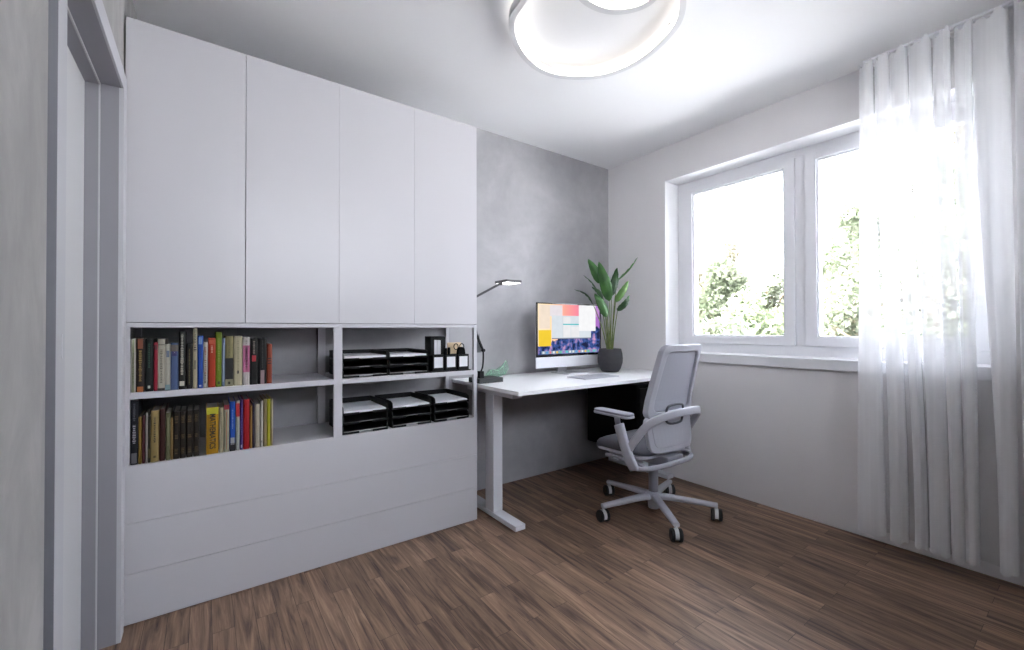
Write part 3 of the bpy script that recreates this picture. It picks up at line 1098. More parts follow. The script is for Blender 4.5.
# thin-edged shell bulging at the back
W2 = .328
prof = [(-W2, 0), (W2, 0), (W2, .006), (.20, .022), (.08, .034), (-.08, .034), (-.20, .022), (-W2, .006)]
b.prism(prof, .050, .516)
b.build('shell', M_alu, mon, bevel=.002)
MB().box(-W2 + .0005, W2 - .0005, -.004, .0, .128, .5155).build('bezel', mat('black_glass_bezel', (.012, .012, .014), .12, noise=.05), mon)
MB().box(-W2 + .0005, W2 - .0005, -.003, .0, .0502, .1278).build('chin', mat('chin_aluminium', (.70, .70, .74), .4, .15, noise=.01), mon)
b = MB()
b.prism([(.004, .0), (.010, .0), (.055, .20), (.045, .20)], -.04, .04, 'x')
arm = [(-.075, .0), (-.075, .004), (.10, .004), (.10, .0)]
b.prism([(.100, .004), (.104, .012), (.050, .235), (.034, .235), (.088, .006)], -.045, .045, 'x')
b = MB()
b.prism([(.100, .003), (.106, .012), (.052, .235), (.030, .235), (.090, .006)], -.045, .045, 'x')
b.prism(rrect(-.098, .098, -.085, .108, .006), .0006, .006)
b.build('stand', M_alu, mon, bevel=.001)


def emis(name, c, s=.5):
    if name in MATS:
        return MATS[name]
    m = bpy.data.materials.new(name)
    m.use_nodes = True
    n, l = m.node_tree.nodes, m.node_tree.links
    n.remove(n['Principled BSDF'])
    e = n.new('ShaderNodeEmission')
    e.inputs['Strength'].default_value = s
    t = n.new('ShaderNodeTexCoord')
    x = n.new('ShaderNodeTexNoise')
    x.inputs['Scale'].default_value = 25
    l.new(t.outputs['Object'], x.inputs['Vector'])
    r = n.new('ShaderNodeMapRange')
    r.inputs['To Min'].default_value = .92
    r.inputs['To Max'].default_value = 1.08
    l.new(x.outputs['Fac'], r.inputs['Value'])
    v = n.new('ShaderNodeVectorMath')
    v.operation = 'SCALE'
    v.inputs[0].default_value = c
    l.new(r.outputs[0], v.inputs['Scale'])
    l.new(v.outputs[0], e.inputs['Color'])
    l.new(e.outputs[0], n['Material Output'].inputs[0])
    MATS[name] = m
    return m


def wallpaper():
    m = bpy.data.materials.new('screen_wallpaper')
    m.use_nodes = True
    n, l = m.node_tree.nodes, m.node_tree.links
    n.remove(n['Principled BSDF'])
    e = n.new('ShaderNodeEmission')
    t = n.new('ShaderNodeTexCoord')
    sp_ = n.new('ShaderNodeSeparateXYZ')
    l.new(t.outputs['Object'], sp_.inputs[0])
    # sky part: yellow -> peach -> pink -> violet left to right
    mr = n.new('ShaderNodeMapRange')
    mr.inputs['From Min'].default_value = -.32
    mr.inputs['From Max'].default_value = .32
    l.new(sp_.outputs['X'], mr.inputs['Value'])
    r = n.new('ShaderNodeValToRGB')
    el = r.color_ramp.elements
    el[0].position, el[0].color = .0, (1.0, .82, .55, 1)
    el[1].position, el[1].color = 1.0, (.30, .14, .50, 1)
    for p_, c in ((.18, (1, .72, .42)), (.42, (.95, .36, .30)), (.6, (.85, .25, .32)), (.82, (.55, .2, .5))):
        k = el.new(p_)
        k.color = (*c, 1)
    l.new(mr.outputs[0], r.inputs[0])
    # lower part: dark blue rocky texture
    nz = n.new('ShaderNodeTexNoise')
    nz.inputs['Scale'].default_value = 22
    nz.inputs['Detail'].default_value = 6
    l.new(t.outputs['Object'], nz.inputs['Vector'])
    r3 = n.new('ShaderNodeValToRGB')
    q = r3.color_ramp.elements
    q[0].position, q[0].color = .40, (.015, .02, .06, 1)
    q[1].position, q[1].color = .68, (.55, .30, .50, 1)
    k = q.new(.52)
    k.color = (.05, .10, .32, 1)
    l.new(nz.outputs['Fac'], r3.inputs[0])
    ad = n.new('ShaderNodeMath')
    ad.operation = 'MULTIPLY_ADD'
    ad.inputs[1].default_value = .10
    l.new(nz.outputs['Fac'], ad.inputs[0])
    l.new(sp_.outputs['Z'], ad.inputs[2])
    # rocks climb to the right
    ad2 = n.new('ShaderNodeMath')
    ad2.operation = 'MULTIPLY_ADD'
    ad2.inputs[1].default_value = -.22
    l.new(sp_.outputs['X'], ad2.inputs[0])
    l.new(ad.outputs[0], ad2.inputs[2])
    st = n.new('ShaderNodeMapRange')
    st.inputs['From Min'].default_value = .322
    st.inputs['From Max'].default_value = .332
    l.new(ad2.outputs[0], st.inputs['Value'])
    mx = n.new('ShaderNodeMixRGB')
    l.new(st.outputs[0], mx.inputs['Fac'])
    l.new(r3.outputs[0], mx.inputs['Color1'])
    l.new(r.outputs[0], mx.inputs['Color2'])
    l.new(mx.outputs[0], e.inputs['Color'])
    e.inputs['Strength'].default_value = .6
    l.new(e.outputs[0], n['Material Output'].inputs[0])
    return m


def sq(mb, m, x0, x1, z0, z1, y):
    mb.use(m)
    mb.add([(x0, y, z0), (x1, y, z0), (x1, y, z1), (x0, y, z1)], [(0, 1, 2, 3)])


SX0, SX1, SZ0, SZ1 = -.312, .312, .145, .507
s = MB()
sq(s, wallpaper(), SX0, SX1, SZ0, SZ1, -.0045)
Wm = emis('screen_white', (.88, .88, .90))
Gm = emis('screen_pale', (.74, .80, .86))
# upper left pale haze window, yellow glow
sq(s, emis('screen_cream', (.95, .80, .66)), -.30, -.20, .33, .50, -.0048)
sq(s, emis('screen_yellow', (.95, .66, .05)), -.306, -.19, .205, .320, -.0047)
sq(s, emis('screen_lilac_white', (.86, .80, .84)), -.20, -.08, .42, .50, -.0048)
sq(s, Gm, -.185, .215, .262, .425, -.0050)
sq(s, Wm, -.075, .0, .268, .415, -.0052)
sq(s, Wm, .006, .09, .268, .345, -.0052)
sq(s, emis('screen_teal', (.05, .55, .60)), -.075, .09, .358, .366, -.0054)
sq(s, emis('screen_grey_line', (.45, .48, .55)), -.077, -.075, .268, .42, -.0054)
sq(s, emis('screen_grey_bar', (.25, .27, .35)), -.185, .215, .255, .262, -.0050)
sq(s, emis('screen_white_note', (.97, .97, .99)), .085, .265, .312, .507, -.0056)
sq(s, emis('screen_violet', (.55, .30, .62)), .267, .309, .42, .49, -.0048)
# dock
sq(s, emis('screen_dock', (.28, .40, .52)), -.28, .28, .149, .170, -.0050)
rd = random.Random(3)
dc = [(.8, .8, .85), (.1, .35, .8), (.85, .2, .3), (.9, .9, .95), (.9, .6, .1), (.15, .6, .35), (.4, .2, .6), (.1, .6, .7), (.85, .85, .9)]
for k in range(17):
    sq(s, emis('screen_icon_%s' % 'abcdefghi'[k % 9], dc[k % 9]), -.27 + k * .032, -.27 + k * .032 + .017, .152, .167, -.0053)
s.build('screen', None, mon)

# keyboard
t = thing('keyboard', 'flat silver grey keyboard lying on the white desk', 'keyboard', (-.705, -.485, DZT), R(0))
MB().prism(rrect(-.165, .165, -.088, .088, .008), .0008, .006).build('body', mat('grey_aluminium', (.42, .42, .46), .45, .3, noise=.02), t, bevel=.0015)
b = MB()
for r_ in range(5):
    for k in range(13):
        x = -.155 + k * .0238
        b.box(x, x + .0215, -.078 + r_ * .031, -.078 + r_ * .031 + .028, .006, .0078)
kk = b.build('key', M_keys, t, bevel=.0005)
kk.name = 'keys'
kk['kind'] = 'stuff'

# ---------------------------------------------------------------- potted plant
PX, PY = -.338, -.312
pl = thing('potted_plant', 'green bird-of-paradise plant with long paddle leaves in a charcoal pot', 'plant', (PX, PY, DZT))
b = MB()
b.lathe([(.052, .0005), (.064, .004), (.080, .030), (.092, .070), (.094, .105), (.091, .140), (.085, .168), (.083, .176), (.079, .176), (.080, .165), (.081, .155)], 0, 0, 40, cap=False)
b.lathe([(.001, .0005), (.052, .0005)], 0, 0, 40, cap=False)
b.build('pot', M_pot, pl)
b = MB()
b.lathe([(.0005, .162), (.081, .158)], 0, 0, 32, cap=False)
rr = random.Random(2)
for k in range(60):
    a, q = rr.uniform(0, 6.28), .070 * math.sqrt(rr.random())
    cx, cy, s_ = q * math.cos(a), q * math.sin(a), rr.uniform(.004, .008)
    b.lathe([(s_ * .4, .160), (s_, .162), (s_ * .8, .166), (s_ * .2, .168)], cx, cy, 6)
b.build('gravel', M_soil, pl)
e_u = Vector((math.cos(YAW), -math.sin(YAW), 0))      # the side the leaves fan towards
e_d = Vector((math.sin(YAW), math.cos(YAW), 0))


def leaf(px0, py0, px1, py1, wpx, m, depth0=0.0, depth1=0.0, twist=0.0, bend=.03, root=0.0):
    K = 1 / 133.0

    def pt(px, py, d):
        s_ = 1 + d / 3.1
        return Vector((0, 0, 1.1085 - DZT)) + e_u * ((px - 612) * K * s_) + e_d * d + Vector((0, 0, (329 - py) * K * s_))
    a, c = pt(px0, py0, depth0), pt(px1, py1, depth1)
    w = wpx * K * 1.25
    # petiole from pot to blade base
    r0 = Vector((0, 0, .17)) + e_u * root + e_d * depth0 * .3
    mid = r0.lerp(a, .5) + e_u * (r0 - a).dot(e_u) * .12
    b = MB()
    path = smoothpath([r0, mid, a], 7)
    b.tube(path, .0042, 7, upv=(0, 1, 0), scales=[1.25 - .6 * i / (len(path) - 1) for i in range(len(path))])
    st = b.build('stem', M_stem, pl)
    # blade: grid with raised edges along a midrib
    ax = (c - a)
    n = ax.normalized()
    side = e_u * math.cos(twist) + e_d * math.sin(twist)
    side = (side - n * side.dot(n)).normalized()
    nor = n.cross(side).normalized()
    NV, NU = 14, 6
    vs_, fs_ = [], []
    for i in range(NV + 1):
        t_ = i / NV
        wid = w * .5 * (math.sin(math.pi * min(1, t_ ** .8)) ** .65 * (1 - .25 * t_) + .02)
        cen = a + ax * t_ + nor * bend * math.sin(math.pi * t_) * -1 + e_u * bend * .4 * (t_ ** 2) * (1 if px1 > px0 else -1)
        for j in range(NU + 1):
            u = j / NU * 2 - 1
            fold = abs(u) * wid * .35 + .0025 * math.sin(t_ * 30) * abs(u)
            vs_.append(cen + side * u * wid + nor * fold)
    for i in range(NV):
        for j in range(NU):
            q = i * (NU + 1) + j
            fs_.append((q, q + 1, q + NU + 2, q + NU + 1))
    o = MB().add(vs_, fs_, True).build('leaf', m, pl)
    sd = o.modifiers.new('thick', 'SOLIDIFY')
    sd.thickness = .0008
    return o


leaf(603, 283, 590.4, 257.8, 8.5, M_leaf, .0, -.02, .1, .02, -.012)
leaf(610, 301, 601.5, 260.5, 10.0, M_leaf, -.05, -.03, -.15, .03, -.004)
leaf(613.5, 296, 619, 266.8, 8.0, M_leafd, .0, .02, .25, .02, .006)
leaf(619.5, 281, 639.5, 256.0, 6.5, M_leaf, .02, .0, 1.15, .02, .014)
leaf(616.5, 302, 628.5, 280.0, 7.0, M_leafl, -.04, -.05, .3, .02, .010)
leaf(619, 311, 629.5, 295.0, 7.5, M_leafd, -.02, -.03, .5, .03, .018)
leaf(603, 296, 588, 274.5, 5.0, M_leafd, .05, .06, 1.1, .02, -.014)
leaf(604.5, 298.5, 593.5, 286.0, 5.5, M_leafd, -.02, -.03, .5, .02, -.010)
leaf(595.5, 304, 578.5, 289.0, 5.5, M_leafd, .02, .03, 1.0, .03, -.020)
leaf(607.5, 317, 595.5, 293.0, 9.0, M_leaf, -.06, -.06, .3, .02, -.008)

# ---------------------------------------------------------------- desk lamp
LY = -.300
t = thing('desk_lamp', 'black articulated desk lamp with flat lit head beside the cabinet', 'lamp', (-1.44, LY, DZT))
b = MB()
b.box(-.085, .088, -.045, .085, .0006, .030)
b.build('base', mat('charcoal_base', (.02, .024, .024), .5, noise=.1), t, bevel=.004, bseg=3)
b = MB()
b.box(-.062, -.034, -.014, .014, .030, .072)
b.tube(smoothpath([(-.046, 0, .07), (-.034, 0, .10), (-.029, 0, .15), (-.030, 0, .20)], 6), .005, 10, upv=(0, 1, 0))
b.build('post', M_black, t)
b = MB()
b.prism([(-.036, .197), (-.026, .200), (-.074, .300), (-.100, .508), (-.112, .508), (-.086, .296)], -.006, .006, 'y')
b.tube([(-.030, -.010, .198), (-.030, .010, .198)], .010, 16)
b.build('lower_arm', M_black, t, bevel=.001)
MB().prism([(-.040, .185), (-.072, .185), (-.068, .26), (-.055, .30)], .007, .010, 'y').build('counterweight', mat('mid_grey_plate', (.11, .11, .12), .5, noise=.05), t)
ua = MB()
ua.tube([(-.106, -.012, .508), (-.106, .012, .508)], .012, 16)
ua.sweep([(-.106, 0, .512), (.100, 0, .616)], rsect(.014, .017), upv=(0, 1, 0), smooth=False)
ua.build('upper_arm', M_dkgrey, t)
hd = MB()
hd.box(.104, .222, -.06, .075, .622, .638)
hd.tube([(.102, -.01, .614), (.102, .01, .614)], .010, 14)
hd = hd.build('lamp_head', M_dkgrey, t, bevel=.003)
MB().box(.110, .216, -.053, .068, .6195, .622).build('diffuser', M_desklampled, hd)

# ---------------------------------------------------------------- green faceted figurine
m = bpy.data.materials.new('translucent_green_acrylic')
m.use_nodes = True
n, l = m.node_tree.nodes, m.node_tree.links
p_ = n['Principled BSDF']
tt = n.new('ShaderNodeTexNoise')
tt.inputs['Scale'].default_value = 30
rp = n.new('ShaderNodeValToRGB')
rp.color_ramp.elements[0].color = (.10, .42, .20, 1)
rp.color_ramp.elements[1].color = (.20, .55, .32, 1)
l.new(tt.outputs['Fac'], rp.inputs[0])
l.new(rp.outputs[0], p_.inputs['Base Color'])
p_.inputs['Roughness'].default_value = .3
tb = n.new('ShaderNodeBsdfTransparent')
mx = n.new('ShaderNodeMixShader')
mx.inputs[0].default_value = .22
l.new(tb.outputs[0], mx.inputs[1])
l.new(p_.outputs[0], mx.inputs[2])
l.new(mx.outputs[0], n['Material Output'].inputs[0])
t = thing('green_figurine', 'small translucent green faceted figurine standing behind the lamp base', 'ornament', (-1.235, -.095, DZT))
V = [(-.10, 0, .004), (-.055, .02, .055), (-.055, -.02, .055), (-.05, 0, .002), (.0, .025, .048), (.0, -.025, .048), (.02, 0, .002), (.045, .012, .075), (.045, -.012, .075), (.075, 0, .110), (.065, 0, .012), (.09, 0, .115), (.10, 0, .055)]
F = [(0, 1, 2), (0, 3, 1), (0, 2, 3), (1, 4, 5, 2), (1, 3, 6, 4), (2, 5, 6, 3), (4, 7, 8, 5), (4, 10, 7), (5, 8, 10), (4, 6, 10), (5, 10, 6), (7, 9, 8), (7, 12, 9), (8, 9, 12), (7, 10, 12), (8, 12, 10), (9, 11, 12)]
MB().add(V, F).build('body', m, t)
b = MB()
for e in ((0, 2), (2, 5), (5, 8), (8, 9), (9, 12), (2, 3), (5, 6), (8, 10), (12, 10)):
    b.tube([V[e[0]], V[e[1]]], .0016, 5, upv=(.3, 1, .2))
b.build('edge', mat('pale_green_edge', (.34, .52, .38), .4, noise=.03), t)

# ---------------------------------------------------------------- office chair
CH = (-.660, -.930)
ch = thing('office_chair', 'light grey swivel office chair with armrests on a five-star base, facing the desk', 'chair', (CH[0], CH[1], 0), R(0))
ang0 = 5
spokes = [163, 235, 307, 19, 91]
b = MB()
b.lathe([(.030, .035), (.032, .04), (.034, .085), (.044, .095), (.046, .118), (.036, .130), (.0275, .135)], 0, 0, 28)
b.build('hub', M_chair, ch)
RW = .345
for a in spokes:
    aa = R(a)
    d = Vector((math.cos(aa), math.sin(aa), 0))
    b = MB()
    path = smoothpath([d * .030 + Vector((0, 0, .106)), d * .12 + Vector((0, 0, .104)), d * .25 + Vector((0, 0, .095)), d * (RW + .006) + Vector((0, 0, .088))], 5)
    nn = len(path)
    b.sweep(path, rsect(.044, .032, .012), scales=[1.1 - .35 * i / (nn - 1) for i in range(nn)])
    sp_ = b.build('spoke', M_chair, ch)
for a, rot in zip(spokes, (-14, -42, -57, -40, -25)):
    aa = R(a)
    c = Vector((math.cos(aa), math.sin(aa), 0)) * RW
    cs = bpy.data.objects.new('caster', None)
    # housing is the caster itself, its two wheels are sub-parts
    rz = Matrix.Translation(c) @ Matrix.Rotation(R(rot), 4, 'Z')
    bpy.data.objects.remove(cs)
    h = MB()
    pts = [(.031 * math.cos(q), .036 + .033 * math.sin(q)) for q in [R(x) for x in range(-30, 211, 20)]]
    h.prism(pts, -.0095, .0095, 'x', mtx=rz)
    h.lathe([(.0065, .060), (.0065, .084)], c.x, c.y, 12)
    hh = h.build('caster', mat('pale_caster_hood', (.62, .62, .64), .4, noise=.02), ch, bevel=.001)
    for s_ in (-1, 1):
        w = MB()
        pr = [(.004, s_ * .0105), (.030, s_ * .0105), (.0335, s_ * .014), (.0335, s_ * .026), (.029, s_ * .030), (.004, s_ * .030)]
        seg = 24
        vs_, fs_ = [], []
        for r_, x_ in pr:
            for k in range(seg):
                q = 2 * math.pi * k / seg
                vs_.append(rz @ Vector((x_, r_ * math.cos(q), .0343 + r_ * math.sin(q))))
        for i in range(len(pr) - 1):
            for k in range(seg):
                k2 = (k + 1) % seg
                fs_.append((i * seg + k, i * seg + k2, (i + 1) * seg + k2, (i + 1) * seg + k))
        fs_.append(tuple(range(seg)))
        fs_.append(tuple(range((len(pr) - 1) * seg, len(pr) * seg)))
        w.add(vs_, fs_)
        w.build('wheel', M_wheel, hh)
b = MB()
b.lathe([(.0275, .13), (.0275, .335), (.018, .34), (.018, .36)], 0, 0, 28)
b.build('gas_column', mat('grey_column', (.33, .33, .38), .4, noise=.02), ch)
b = MB()
b.prism([(-.15, .335), (-.05, .318), (.10, .322), (.17, .345), (.17, .378), (-.15, .378)], -.075, .075, 'x')
b.build('tilt_mechanism', mat('mid_grey_mechanism', (.26, .26, .30), .5, noise=.03), ch, bevel=.006)
b = MB()
b.tube([(-.07, .09, .350), (-.20, .10, .350)], .006, 10)
b.sweep([(-.20, .085, .350), (-.255, .080, .348)], rsect(.035, .010), smooth=False)
b.build('lever', M_chair, ch)
b = MB()
b.prism(rrect(-.224, .224, -.10, .280, .07, 6), .372, .392)
b.build('seat_pan', M_chair, ch, bevel=.006)
# small side rail of the seat slide
b = MB()
b.sweep([(-.225, -.10, .352), (-.225, .17, .352)], rsect(.022, .020), smooth=False)
b.sweep([(.225, -.10, .352), (.225, .17, .352)], rsect(.022, .020), smooth=False)
b.build('slide_rail', M_chair, ch, bevel=.002)
# cushion, domed with a waterfall front
outl = rrect(-.230, .230, -.110, .292, .085, 7)
b = MB()
levels = [(.392, .93), (.398, .985), (.415, 1.0), (.432, .985), (.444, .93), (.450, .80), (.453, .5), (.454, .0)]
vs_, fs_ = [], []
for z, k in levels:
    for x, y in outl:
        yy = (y - .08) * k + .08
        xx = x * k
        vs_.append((xx, yy, z - .022 * max(0, (yy - .15) / .12) ** 2))
nn = len(outl)
for i in range(len(levels) - 1):
    for k in range(nn):
        k2 = (k + 1) % nn
        fs_.append((i * nn + k, i * nn + k2, (i + 1) * nn + k2, (i + 1) * nn + k))
fs_.append(tuple(range(nn)))
b.add(vs_, fs_, True)
b.build('seat_cushion', M_seat, ch)


# backrest surface: u across (-1..1), z up
def back_y(z):
    ks = [(.40, -.125), (.50, -.115), (.60, -.102), (.70, -.113), (.80, -.136), (.90, -.161), (1.03, -.195)]
    for (a, ya), (c, yc) in zip(ks, ks[1:]):
        if z <= c:
            t_ = (z - a) / (c - a)
            return ya + (yc - ya) * t_
    return ks[-1][1]


def back_pt(x, z, off=0.0):
    return Vector((x, back_y(z) + .65 * x * x * 1.1 - .025 + off, z))


def outline(inset, z0, z1, wb, wt, r, n=6):
    """closed outline list (x, z) of a rounded trapezium"""
    wb, wt, z0, z1 = wb - inset, wt - inset, z0 + inset, z1 - inset
    cs = [((wb, z0), (1, -1)), ((wt, z1), (1, 1)), ((-wt, z1), (-1, 1)), ((-wb, z0), (-1, -1))]
    pts = []
    for (cx, cz), (sx, sz) in cs:
        a0 = {(1, -1): -90, (1, 1): 0, (-1, 1): 90, (-1, -1): 180}[(sx, sz)]
        for k in range(n + 1):
            a = R(a0 + 90 * k / n)
            pts.append((cx - sx * r + r * math.cos(a), cz - sz * r + r * math.sin(a)))
    # densify the straight runs
    out = []
    N = len(pts)
    for i in range(N):
        x0, z0_ = pts[i]
        x1, z1_ = pts[(i + 1) % N]
        dd = math.hypot(x1 - x0, z1_ - z0_)
        m_ = max(1, int(dd / .03))
        for k in range(m_):
            out.append((x0 + (x1 - x0) * k / m_, z0_ + (z1_ - z0_) * k / m_))
    return out


def ring_mesh(o1, o2, yo, yi):
    """ring between outlines o1 (outer) and o2 (inner, same count), from off yo (front) to yi (rear)"""
    n_ = len(o1)
    vs_ = [back_pt(x, z, yo) for x, z in o1] + [back_pt(x, z, yo) for x, z in o2] + [back_pt(x, z, yi) for x, z in o2] + [back_pt(x, z, yi) for x, z in o1]
    fs_ = []
    for a in range(4):
        for k in range(n_):
            k2 = (k + 1) % n_
            a2 = (a + 1) % 4
            fs_.append((a * n_ + k, a * n_ + k2, a2 * n_ + k2, a2 * n_ + k))
    return MB().add(vs_, fs_)


def pair(inset, z0, z1, wb, wt, r):
    o1 = outline(0, z0, z1, wb, wt, r)
    cx, cz = 0, (z0 + z1) / 2
    o2 = [(x * (1 - inset / max(wb, wt)), cz + (z - cz) * (1 - inset / ((z1 - z0) / 2))) for x, z in o1]
    return o1, o2


def sheet(o, off0, off1, mbt=None):
    """closed slab over outline o, gridded by horizontal slices"""
    zs = sorted(set(round(z, 4) for x, z in o))
    z0, z1 = zs[0], zs[-1]
    NZ, NX = 22, 12
    ext = []
    N = len(o)
    for i in range(NZ + 1):
        z = z0 + (z1 - z0) * (i / NZ)
        z = min(max(z, z0 + 1e-4), z1 - 1e-4)
        w = 0
        for k in range(N):
            (xa, za), (xb, zb) = o[k], o[(k + 1) % N]
            if (za - z) * (zb - z) <= 0 and za != zb:
                w = max(w, xa + (xb - xa) * (z - za) / (zb - za))
        ext.append((z, w))
    vs_ = []
    for off in (off0, off1):
        for z, w in ext:
            for j in range(NX + 1):
                x = (j / NX * 2 - 1) * w
                vs_.append(back_pt(x, z, off))
    A = (NZ + 1) * (NX + 1)
    fs_ = []
    for i in range(NZ):
        for j in range(NX):
            q = i * (NX + 1) + j
            fs_.append((q, q + 1, q + NX + 2, q + NX + 1))
            fs_.append((A + q, A + q + NX + 1, A + q + NX + 2, A + q + 1))
    for i in range(NZ):
        for j in (0, NX):
            q = i * (NX + 1) + j
            fs_.append((q, q + NX + 1, A + q + NX + 1, A + q))
    for i in (0, NZ):
        for j in range(NX):
            q = i * (NX + 1) + j
            fs_.append((q, q + 1, A + q + 1, A + q))
    return MB().add(vs_, fs_)


o1, o2 = pair(.040, .60, 1.020, .212, .186, .045)
ring_mesh(o1, o2, .016, -.020).build('back_frame', M_chair, ch, bevel=.005)
sheet(o2, .004, -.002).build('back_mesh', M_chairmesh, ch)
o1, o2 = pair(.030, .412, .625, .202, .212, .05)
sheet(o1, .012, -.012).build('lower_back_shell', M_chair, ch, bevel=.004)
sheet(o2, -.0125, -.0165).build('lower_back_panel', mat('soft_grey_panel', (.43, .43, .48), .6, noise=.03), ch, bevel=.002)
# black lumbar handle loop behind the mesh
b = MB()
lp = [back_pt(x, z, -.030) for x, z in [(-.092, .595), (-.092, .650), (-.067, .675), (.035, .675), (.060, .650), (.060, .595), (.03, .573), (-.06, .573)]]
b.tube(smoothpath(lp, 4, closed=True), .0065, 10, closed=True, upv=(0, 1, 0))
b.build('lumbar_handle', mat('dark_handle', (.05, .05, .06), .5, noise=.05), ch)
# wrap-round side frame: armrest posts, ring behind the back, rail below the seat
for s_ in (-1, 1):
    b = MB()
    b.sweep(smoothpath([(s_ * .262, .040, .560), (s_ * .266, .015, .500), (s_ * .268, -.015, .430), (s_ * .264, -.045, .365), (s_ * .252, -.062, .325)], 5),
            rsect(.064, .028, .011), upv=(1, 0, 0), scales=None)
    ap = b.build('arm_post', M_chair, ch)
    b = MB()
    b.sweep([(s_ * .261, .047, .555), (s_ * .258, .060, .604)], rsect(.034, .020, .008), upv=(1, 0, 0))
    b.build('arm_sleeve', mat('mid_grey_nylon', (.36, .36, .41), .5, noise=.02), ap)
    b = MB()
    b.prism(rrect(s_ * .262 - .043, s_ * .262 + .043, -.055, .215, .035, 5), .606, .618)
    arm = b.build('armrest', M_chair, ch, bevel=.004)
    b = MB()
    b.prism(rrect(s_ * .262 - .041, s_ * .262 + .041, -.053, .213, .034, 5), .6185, .632)
    b.build('pad', mat('armrest_pad', (.30, .30, .35), .7, noise=.03), arm, bevel=.005)
b = MB()
rp_ = [(-.264, -.030, .430), (-.254, -.090, .520), (-.230, -.145, .590), (-.175, -.190, .625), (-.10, -.217, .642), (0, -.225, .646),
       (.10, -.217, .642), (.175, -.190, .625), (.230, -.145, .590), (.254, -.090, .520), (.264, -.030, .430)]
b.sweep(smoothpath(rp_, 6), rsect(.020, .044, .008))
b.build('back_ring', M_chair, ch)
b = MB()
rp_ = [(-.254, -.060, .335), (-.225, -.105, .328), (-.12, -.145, .340), (0, -.155, .346), (.12, -.145, .352), (.225, -.105, .370), (.254, -.060, .400)]
rp_ = [(-.254, -.060, .332), (-.225, -.110, .334), (-.12, -.150, .342), (0, -.160, .346), (.12, -.150, .342), (.225, -.110, .334), (.254, -.060, .332)]
b.sweep(smoothpath(rp_, 6), rsect(.022, .026, .008))
b.box(-.03, .03, -.160, -.10, .338, .352)
b.build('lower_rail', M_chair, ch)

# ---------------------------------------------------------------- ceiling lamp
cl = thing('ceiling_lamp', 'white looped ribbon ceiling lamp with glowing inner edge', 'ceiling lamp', (-1.45, -1.25, H))
LP = [(-1.804, -1.135), (-1.798, -1.071), (-1.753, -0.994), (-1.668, -0.916), (-1.558, -0.858), (-1.454, -0.833), (-1.347, -0.845), (-1.248, -0.9),
      (-1.149, -0.986), (-1.101, -1.124), (-1.104, -1.247), (-1.134, -1.356), (-1.175, -1.444), (-1.241, -1.51), (-1.333, -1.565), (-1.471, -1.596),
      (-1.613, -1.581), (-1.72, -1.519), (-1.754, -1.415), (-1.700, -1.330), (-1.579, -1.295), (-1.452, -1.329), (-1.371, -1.444), (-1.44, -1.575),
      (-1.573, -1.642), (-1.727, -1.629), (-1.834, -1.553), (-1.87, -1.421), (-1.835, -1.265)]
pts = [Vector((p.x + 1.45, p.y + 1.25, -.040)) for p in smoothpath([(x, y, 0) for x, y in LP], 8, closed=True)]
NPT = len(pts)
# order: shape is one closed self-crossing loop; small height offset keeps the crossing apart
for _ in range(14):
    pts = [(pts[k - 1] + pts[k] * 2 + pts[(k + 1) % NPT]) / 4 for k in range(NPT)]
for p_ in pts:
    p_.z = -.036
b = MB()
b.sweep(pts, [(-.012, -.024), (.014, -.024), (.014, -.020), (-.006, -.020), (-.006, .004), (.016, .004), (.016, .007), (-.006, .007), (-.006, .014), (-.012, .014)], closed=True, smooth=False)
b.build('ribbon', M_lampbody, cl)
b = MB()
# side sign: the inside of the loop
b.sweep(pts, [(-.0055, -.0195), (.010, -.0195), (.006, .0035), (-.0055, .0035)], closed=True, smooth=True)
b.build('diffuser', M_glow, cl)
b = MB()
b.sweep(pts, [(-.0055, .0075), (.012, .0075), (.012, .0095), (-.0055, .0095)], closed=True, smooth=True)
b.build('upper_light_strip', M_halo, cl)
b = MB()
b.lathe([(.05, -.028), (.055, -.024), (.055, -.001)], -.02, -.20, 28)
for k in (20, 90, 160, 205):
    b.tube([(pts[k].x, pts[k].y, -.016), (pts[k].x, pts[k].y, 0)], .004, 8)
b.build('mount', M_lampbody, cl)

# ---------------------------------------------------------------- outside: ground and trees
M_bounce = plaster('pale_bounce_ground', (.56, .55, .55), (.62, .61, .61), (.68, .67, .67), scale=.5)  # unseen ground, made pale to bounce light up to the ceiling
struct('ground', MB().box(-60, 90, -60, 60, -3.3, -3.0), M_bounce)


def tleaf(name, a, b_):
    return leafmat(name, a, b_, .35, .9)


TL = [tleaf('tree_leaves_green', (.13, .16, .085), (.22, .245, .155)), tleaf('tree_leaves_autumn', (.20, .185, .13), (.28, .26, .20)), tleaf('tree_leaves_pale', (.15, .18, .115), (.25, .265, .195))]
M_bark = mat('bark', (.22, .16, .11), .9, noise=.3, nscale=6)


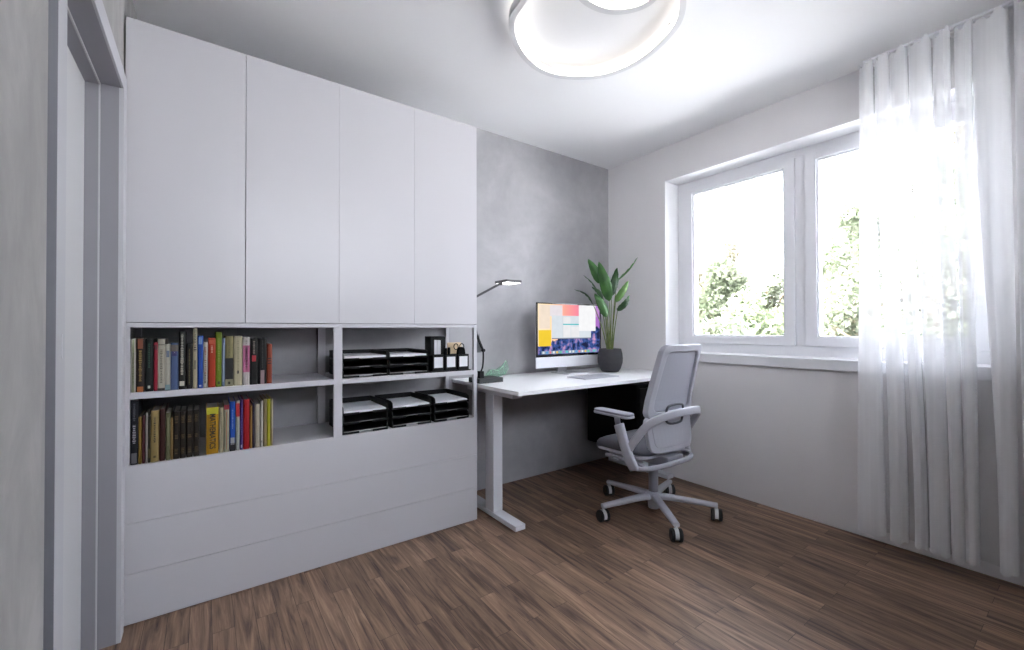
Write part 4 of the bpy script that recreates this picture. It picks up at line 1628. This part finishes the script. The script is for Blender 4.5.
def tree(x, y, h, w, kind, label, seed, n=7500, conic=False):
    rd = random.Random(seed)
    t = thing('tree', label, 'tree', (x, y, -3.0), rd.uniform(0, 6), 'trees beyond the window')
    b = MB()
    b.tube(smoothpath([(0, 0, 0), (.1, .05, h * .3), (-.05, .1, h * .6), (0, 0, h * .92)], 4), .16, 8, upv=(0, 1, 0), scales=[1.3 - 1.15 * i / 12 for i in range(13)])
    for k in range(12):
        a = rd.uniform(0, 6.28)
        z = h * rd.uniform(.25, .8)
        q = w * rd.uniform(.5, .9) * (1 - z / h * .5)
        b.tube([(0, 0, z), (q * math.cos(a) * .5, q * math.sin(a) * .5, z + q * .25), (q * math.cos(a), q * math.sin(a), z + q * .6)], .045, 5, upv=(.1, .2, 1))
    b.build('trunk', M_bark, t)
    blobs = []
    for k in range(46):
        z = h * rd.uniform(.10, .97)
        f = (1 - z / h) if conic else math.sin(math.pi * min(1, max(.06, (z / h - .02)))) ** .6
        a = rd.uniform(0, 6.28)
        q = w * f * rd.uniform(.2, .75)
        blobs.append((q * math.cos(a), q * math.sin(a), z, w * (.30 + .22 * rd.random()) * (.45 + .6 * f)))
    vs_, fs_ = [], []
    for k in range(n):
        bx, by, bz, br_ = blobs[rd.randrange(len(blobs))]
        d = Vector((rd.gauss(0, 1), rd.gauss(0, 1), rd.gauss(0, 1))).normalized() * br_ * (rd.random() ** .45)
        c = Vector((bx, by, bz)) + Vector((d.x, d.y, d.z * .85))
        u = Vector((rd.gauss(0, 1), rd.gauss(0, 1), rd.gauss(0, 1))).normalized()
        v = u.orthogonal().normalized()
        s_ = rd.uniform(.07, .17)
        o = len(vs_)
        vs_ += [c - u * s_, c + v * s_ * .55, c + u * s_, c - v * s_ * .55]
        fs_.append((o, o + 1, o + 2, o + 3))
    me = bpy.data.meshes.new('foliage')
    me.from_pydata([tuple(q) for q in vs_], [], fs_)
    me.materials.append(TL[kind])
    fo_ = bpy.data.objects.new('foliage', me)
    C.objects.link(fo_)
    fo_.parent = t


def away(px, dist):
    """ground position seen beyond the window at a bearing (chosen from the photo)"""
    a = YAW + math.atan((px - 512) / FPX)
    return CAM.x + math.sin(a) * dist, CAM.y + math.cos(a) * dist


TS = [
    (722, 20, 6.9, 1.7, 2, 'pale yellow green tree beside the pointed tree', 0),
    (702, 22, 7.2, 1.7, 1, 'ochre tinted tree at the left edge of the left window pane', 0),
    (731, 25, 9.0, 1.9, 1, 'tallest pointed tree in the left window pane', 1),
    (748, 17, 5.4, 1.6, 0, 'rounded green tree in front of the pointed tree', 0),
    (776, 23, 6.9, 1.8, 2, 'pale green tree at the right edge of the left window pane', 0),
    (715, 14, 4.4, 1.5, 2, 'low pale bush-like tree at the lower left of the window', 0),
    (842, 24, 8.0, 1.9, 0, 'green tree at the left of the right window pane beside the curtain', 0),
    (872, 20, 8.7, 2.0, 2, 'pale tree seen dimly through the left folds of the curtain', 0),
    (902, 21, 10.0, 2.4, 1, 'broad pale tree seen through the middle of the curtain', 0),
    (935, 19, 9.6, 2.2, 2, 'tree seen through the curtain right of the broad pale tree', 0),
    (965, 21, 12.0, 2.5, 1, 'tallest tree seen through the right part of the curtain', 0),
]
for i, (px, dist, h, w, kd, lb, cn) in enumerate(TS):
    x, y = away(px, dist)
    tree(x, y, h, w, kd, lb, 11 + i, conic=bool(cn))
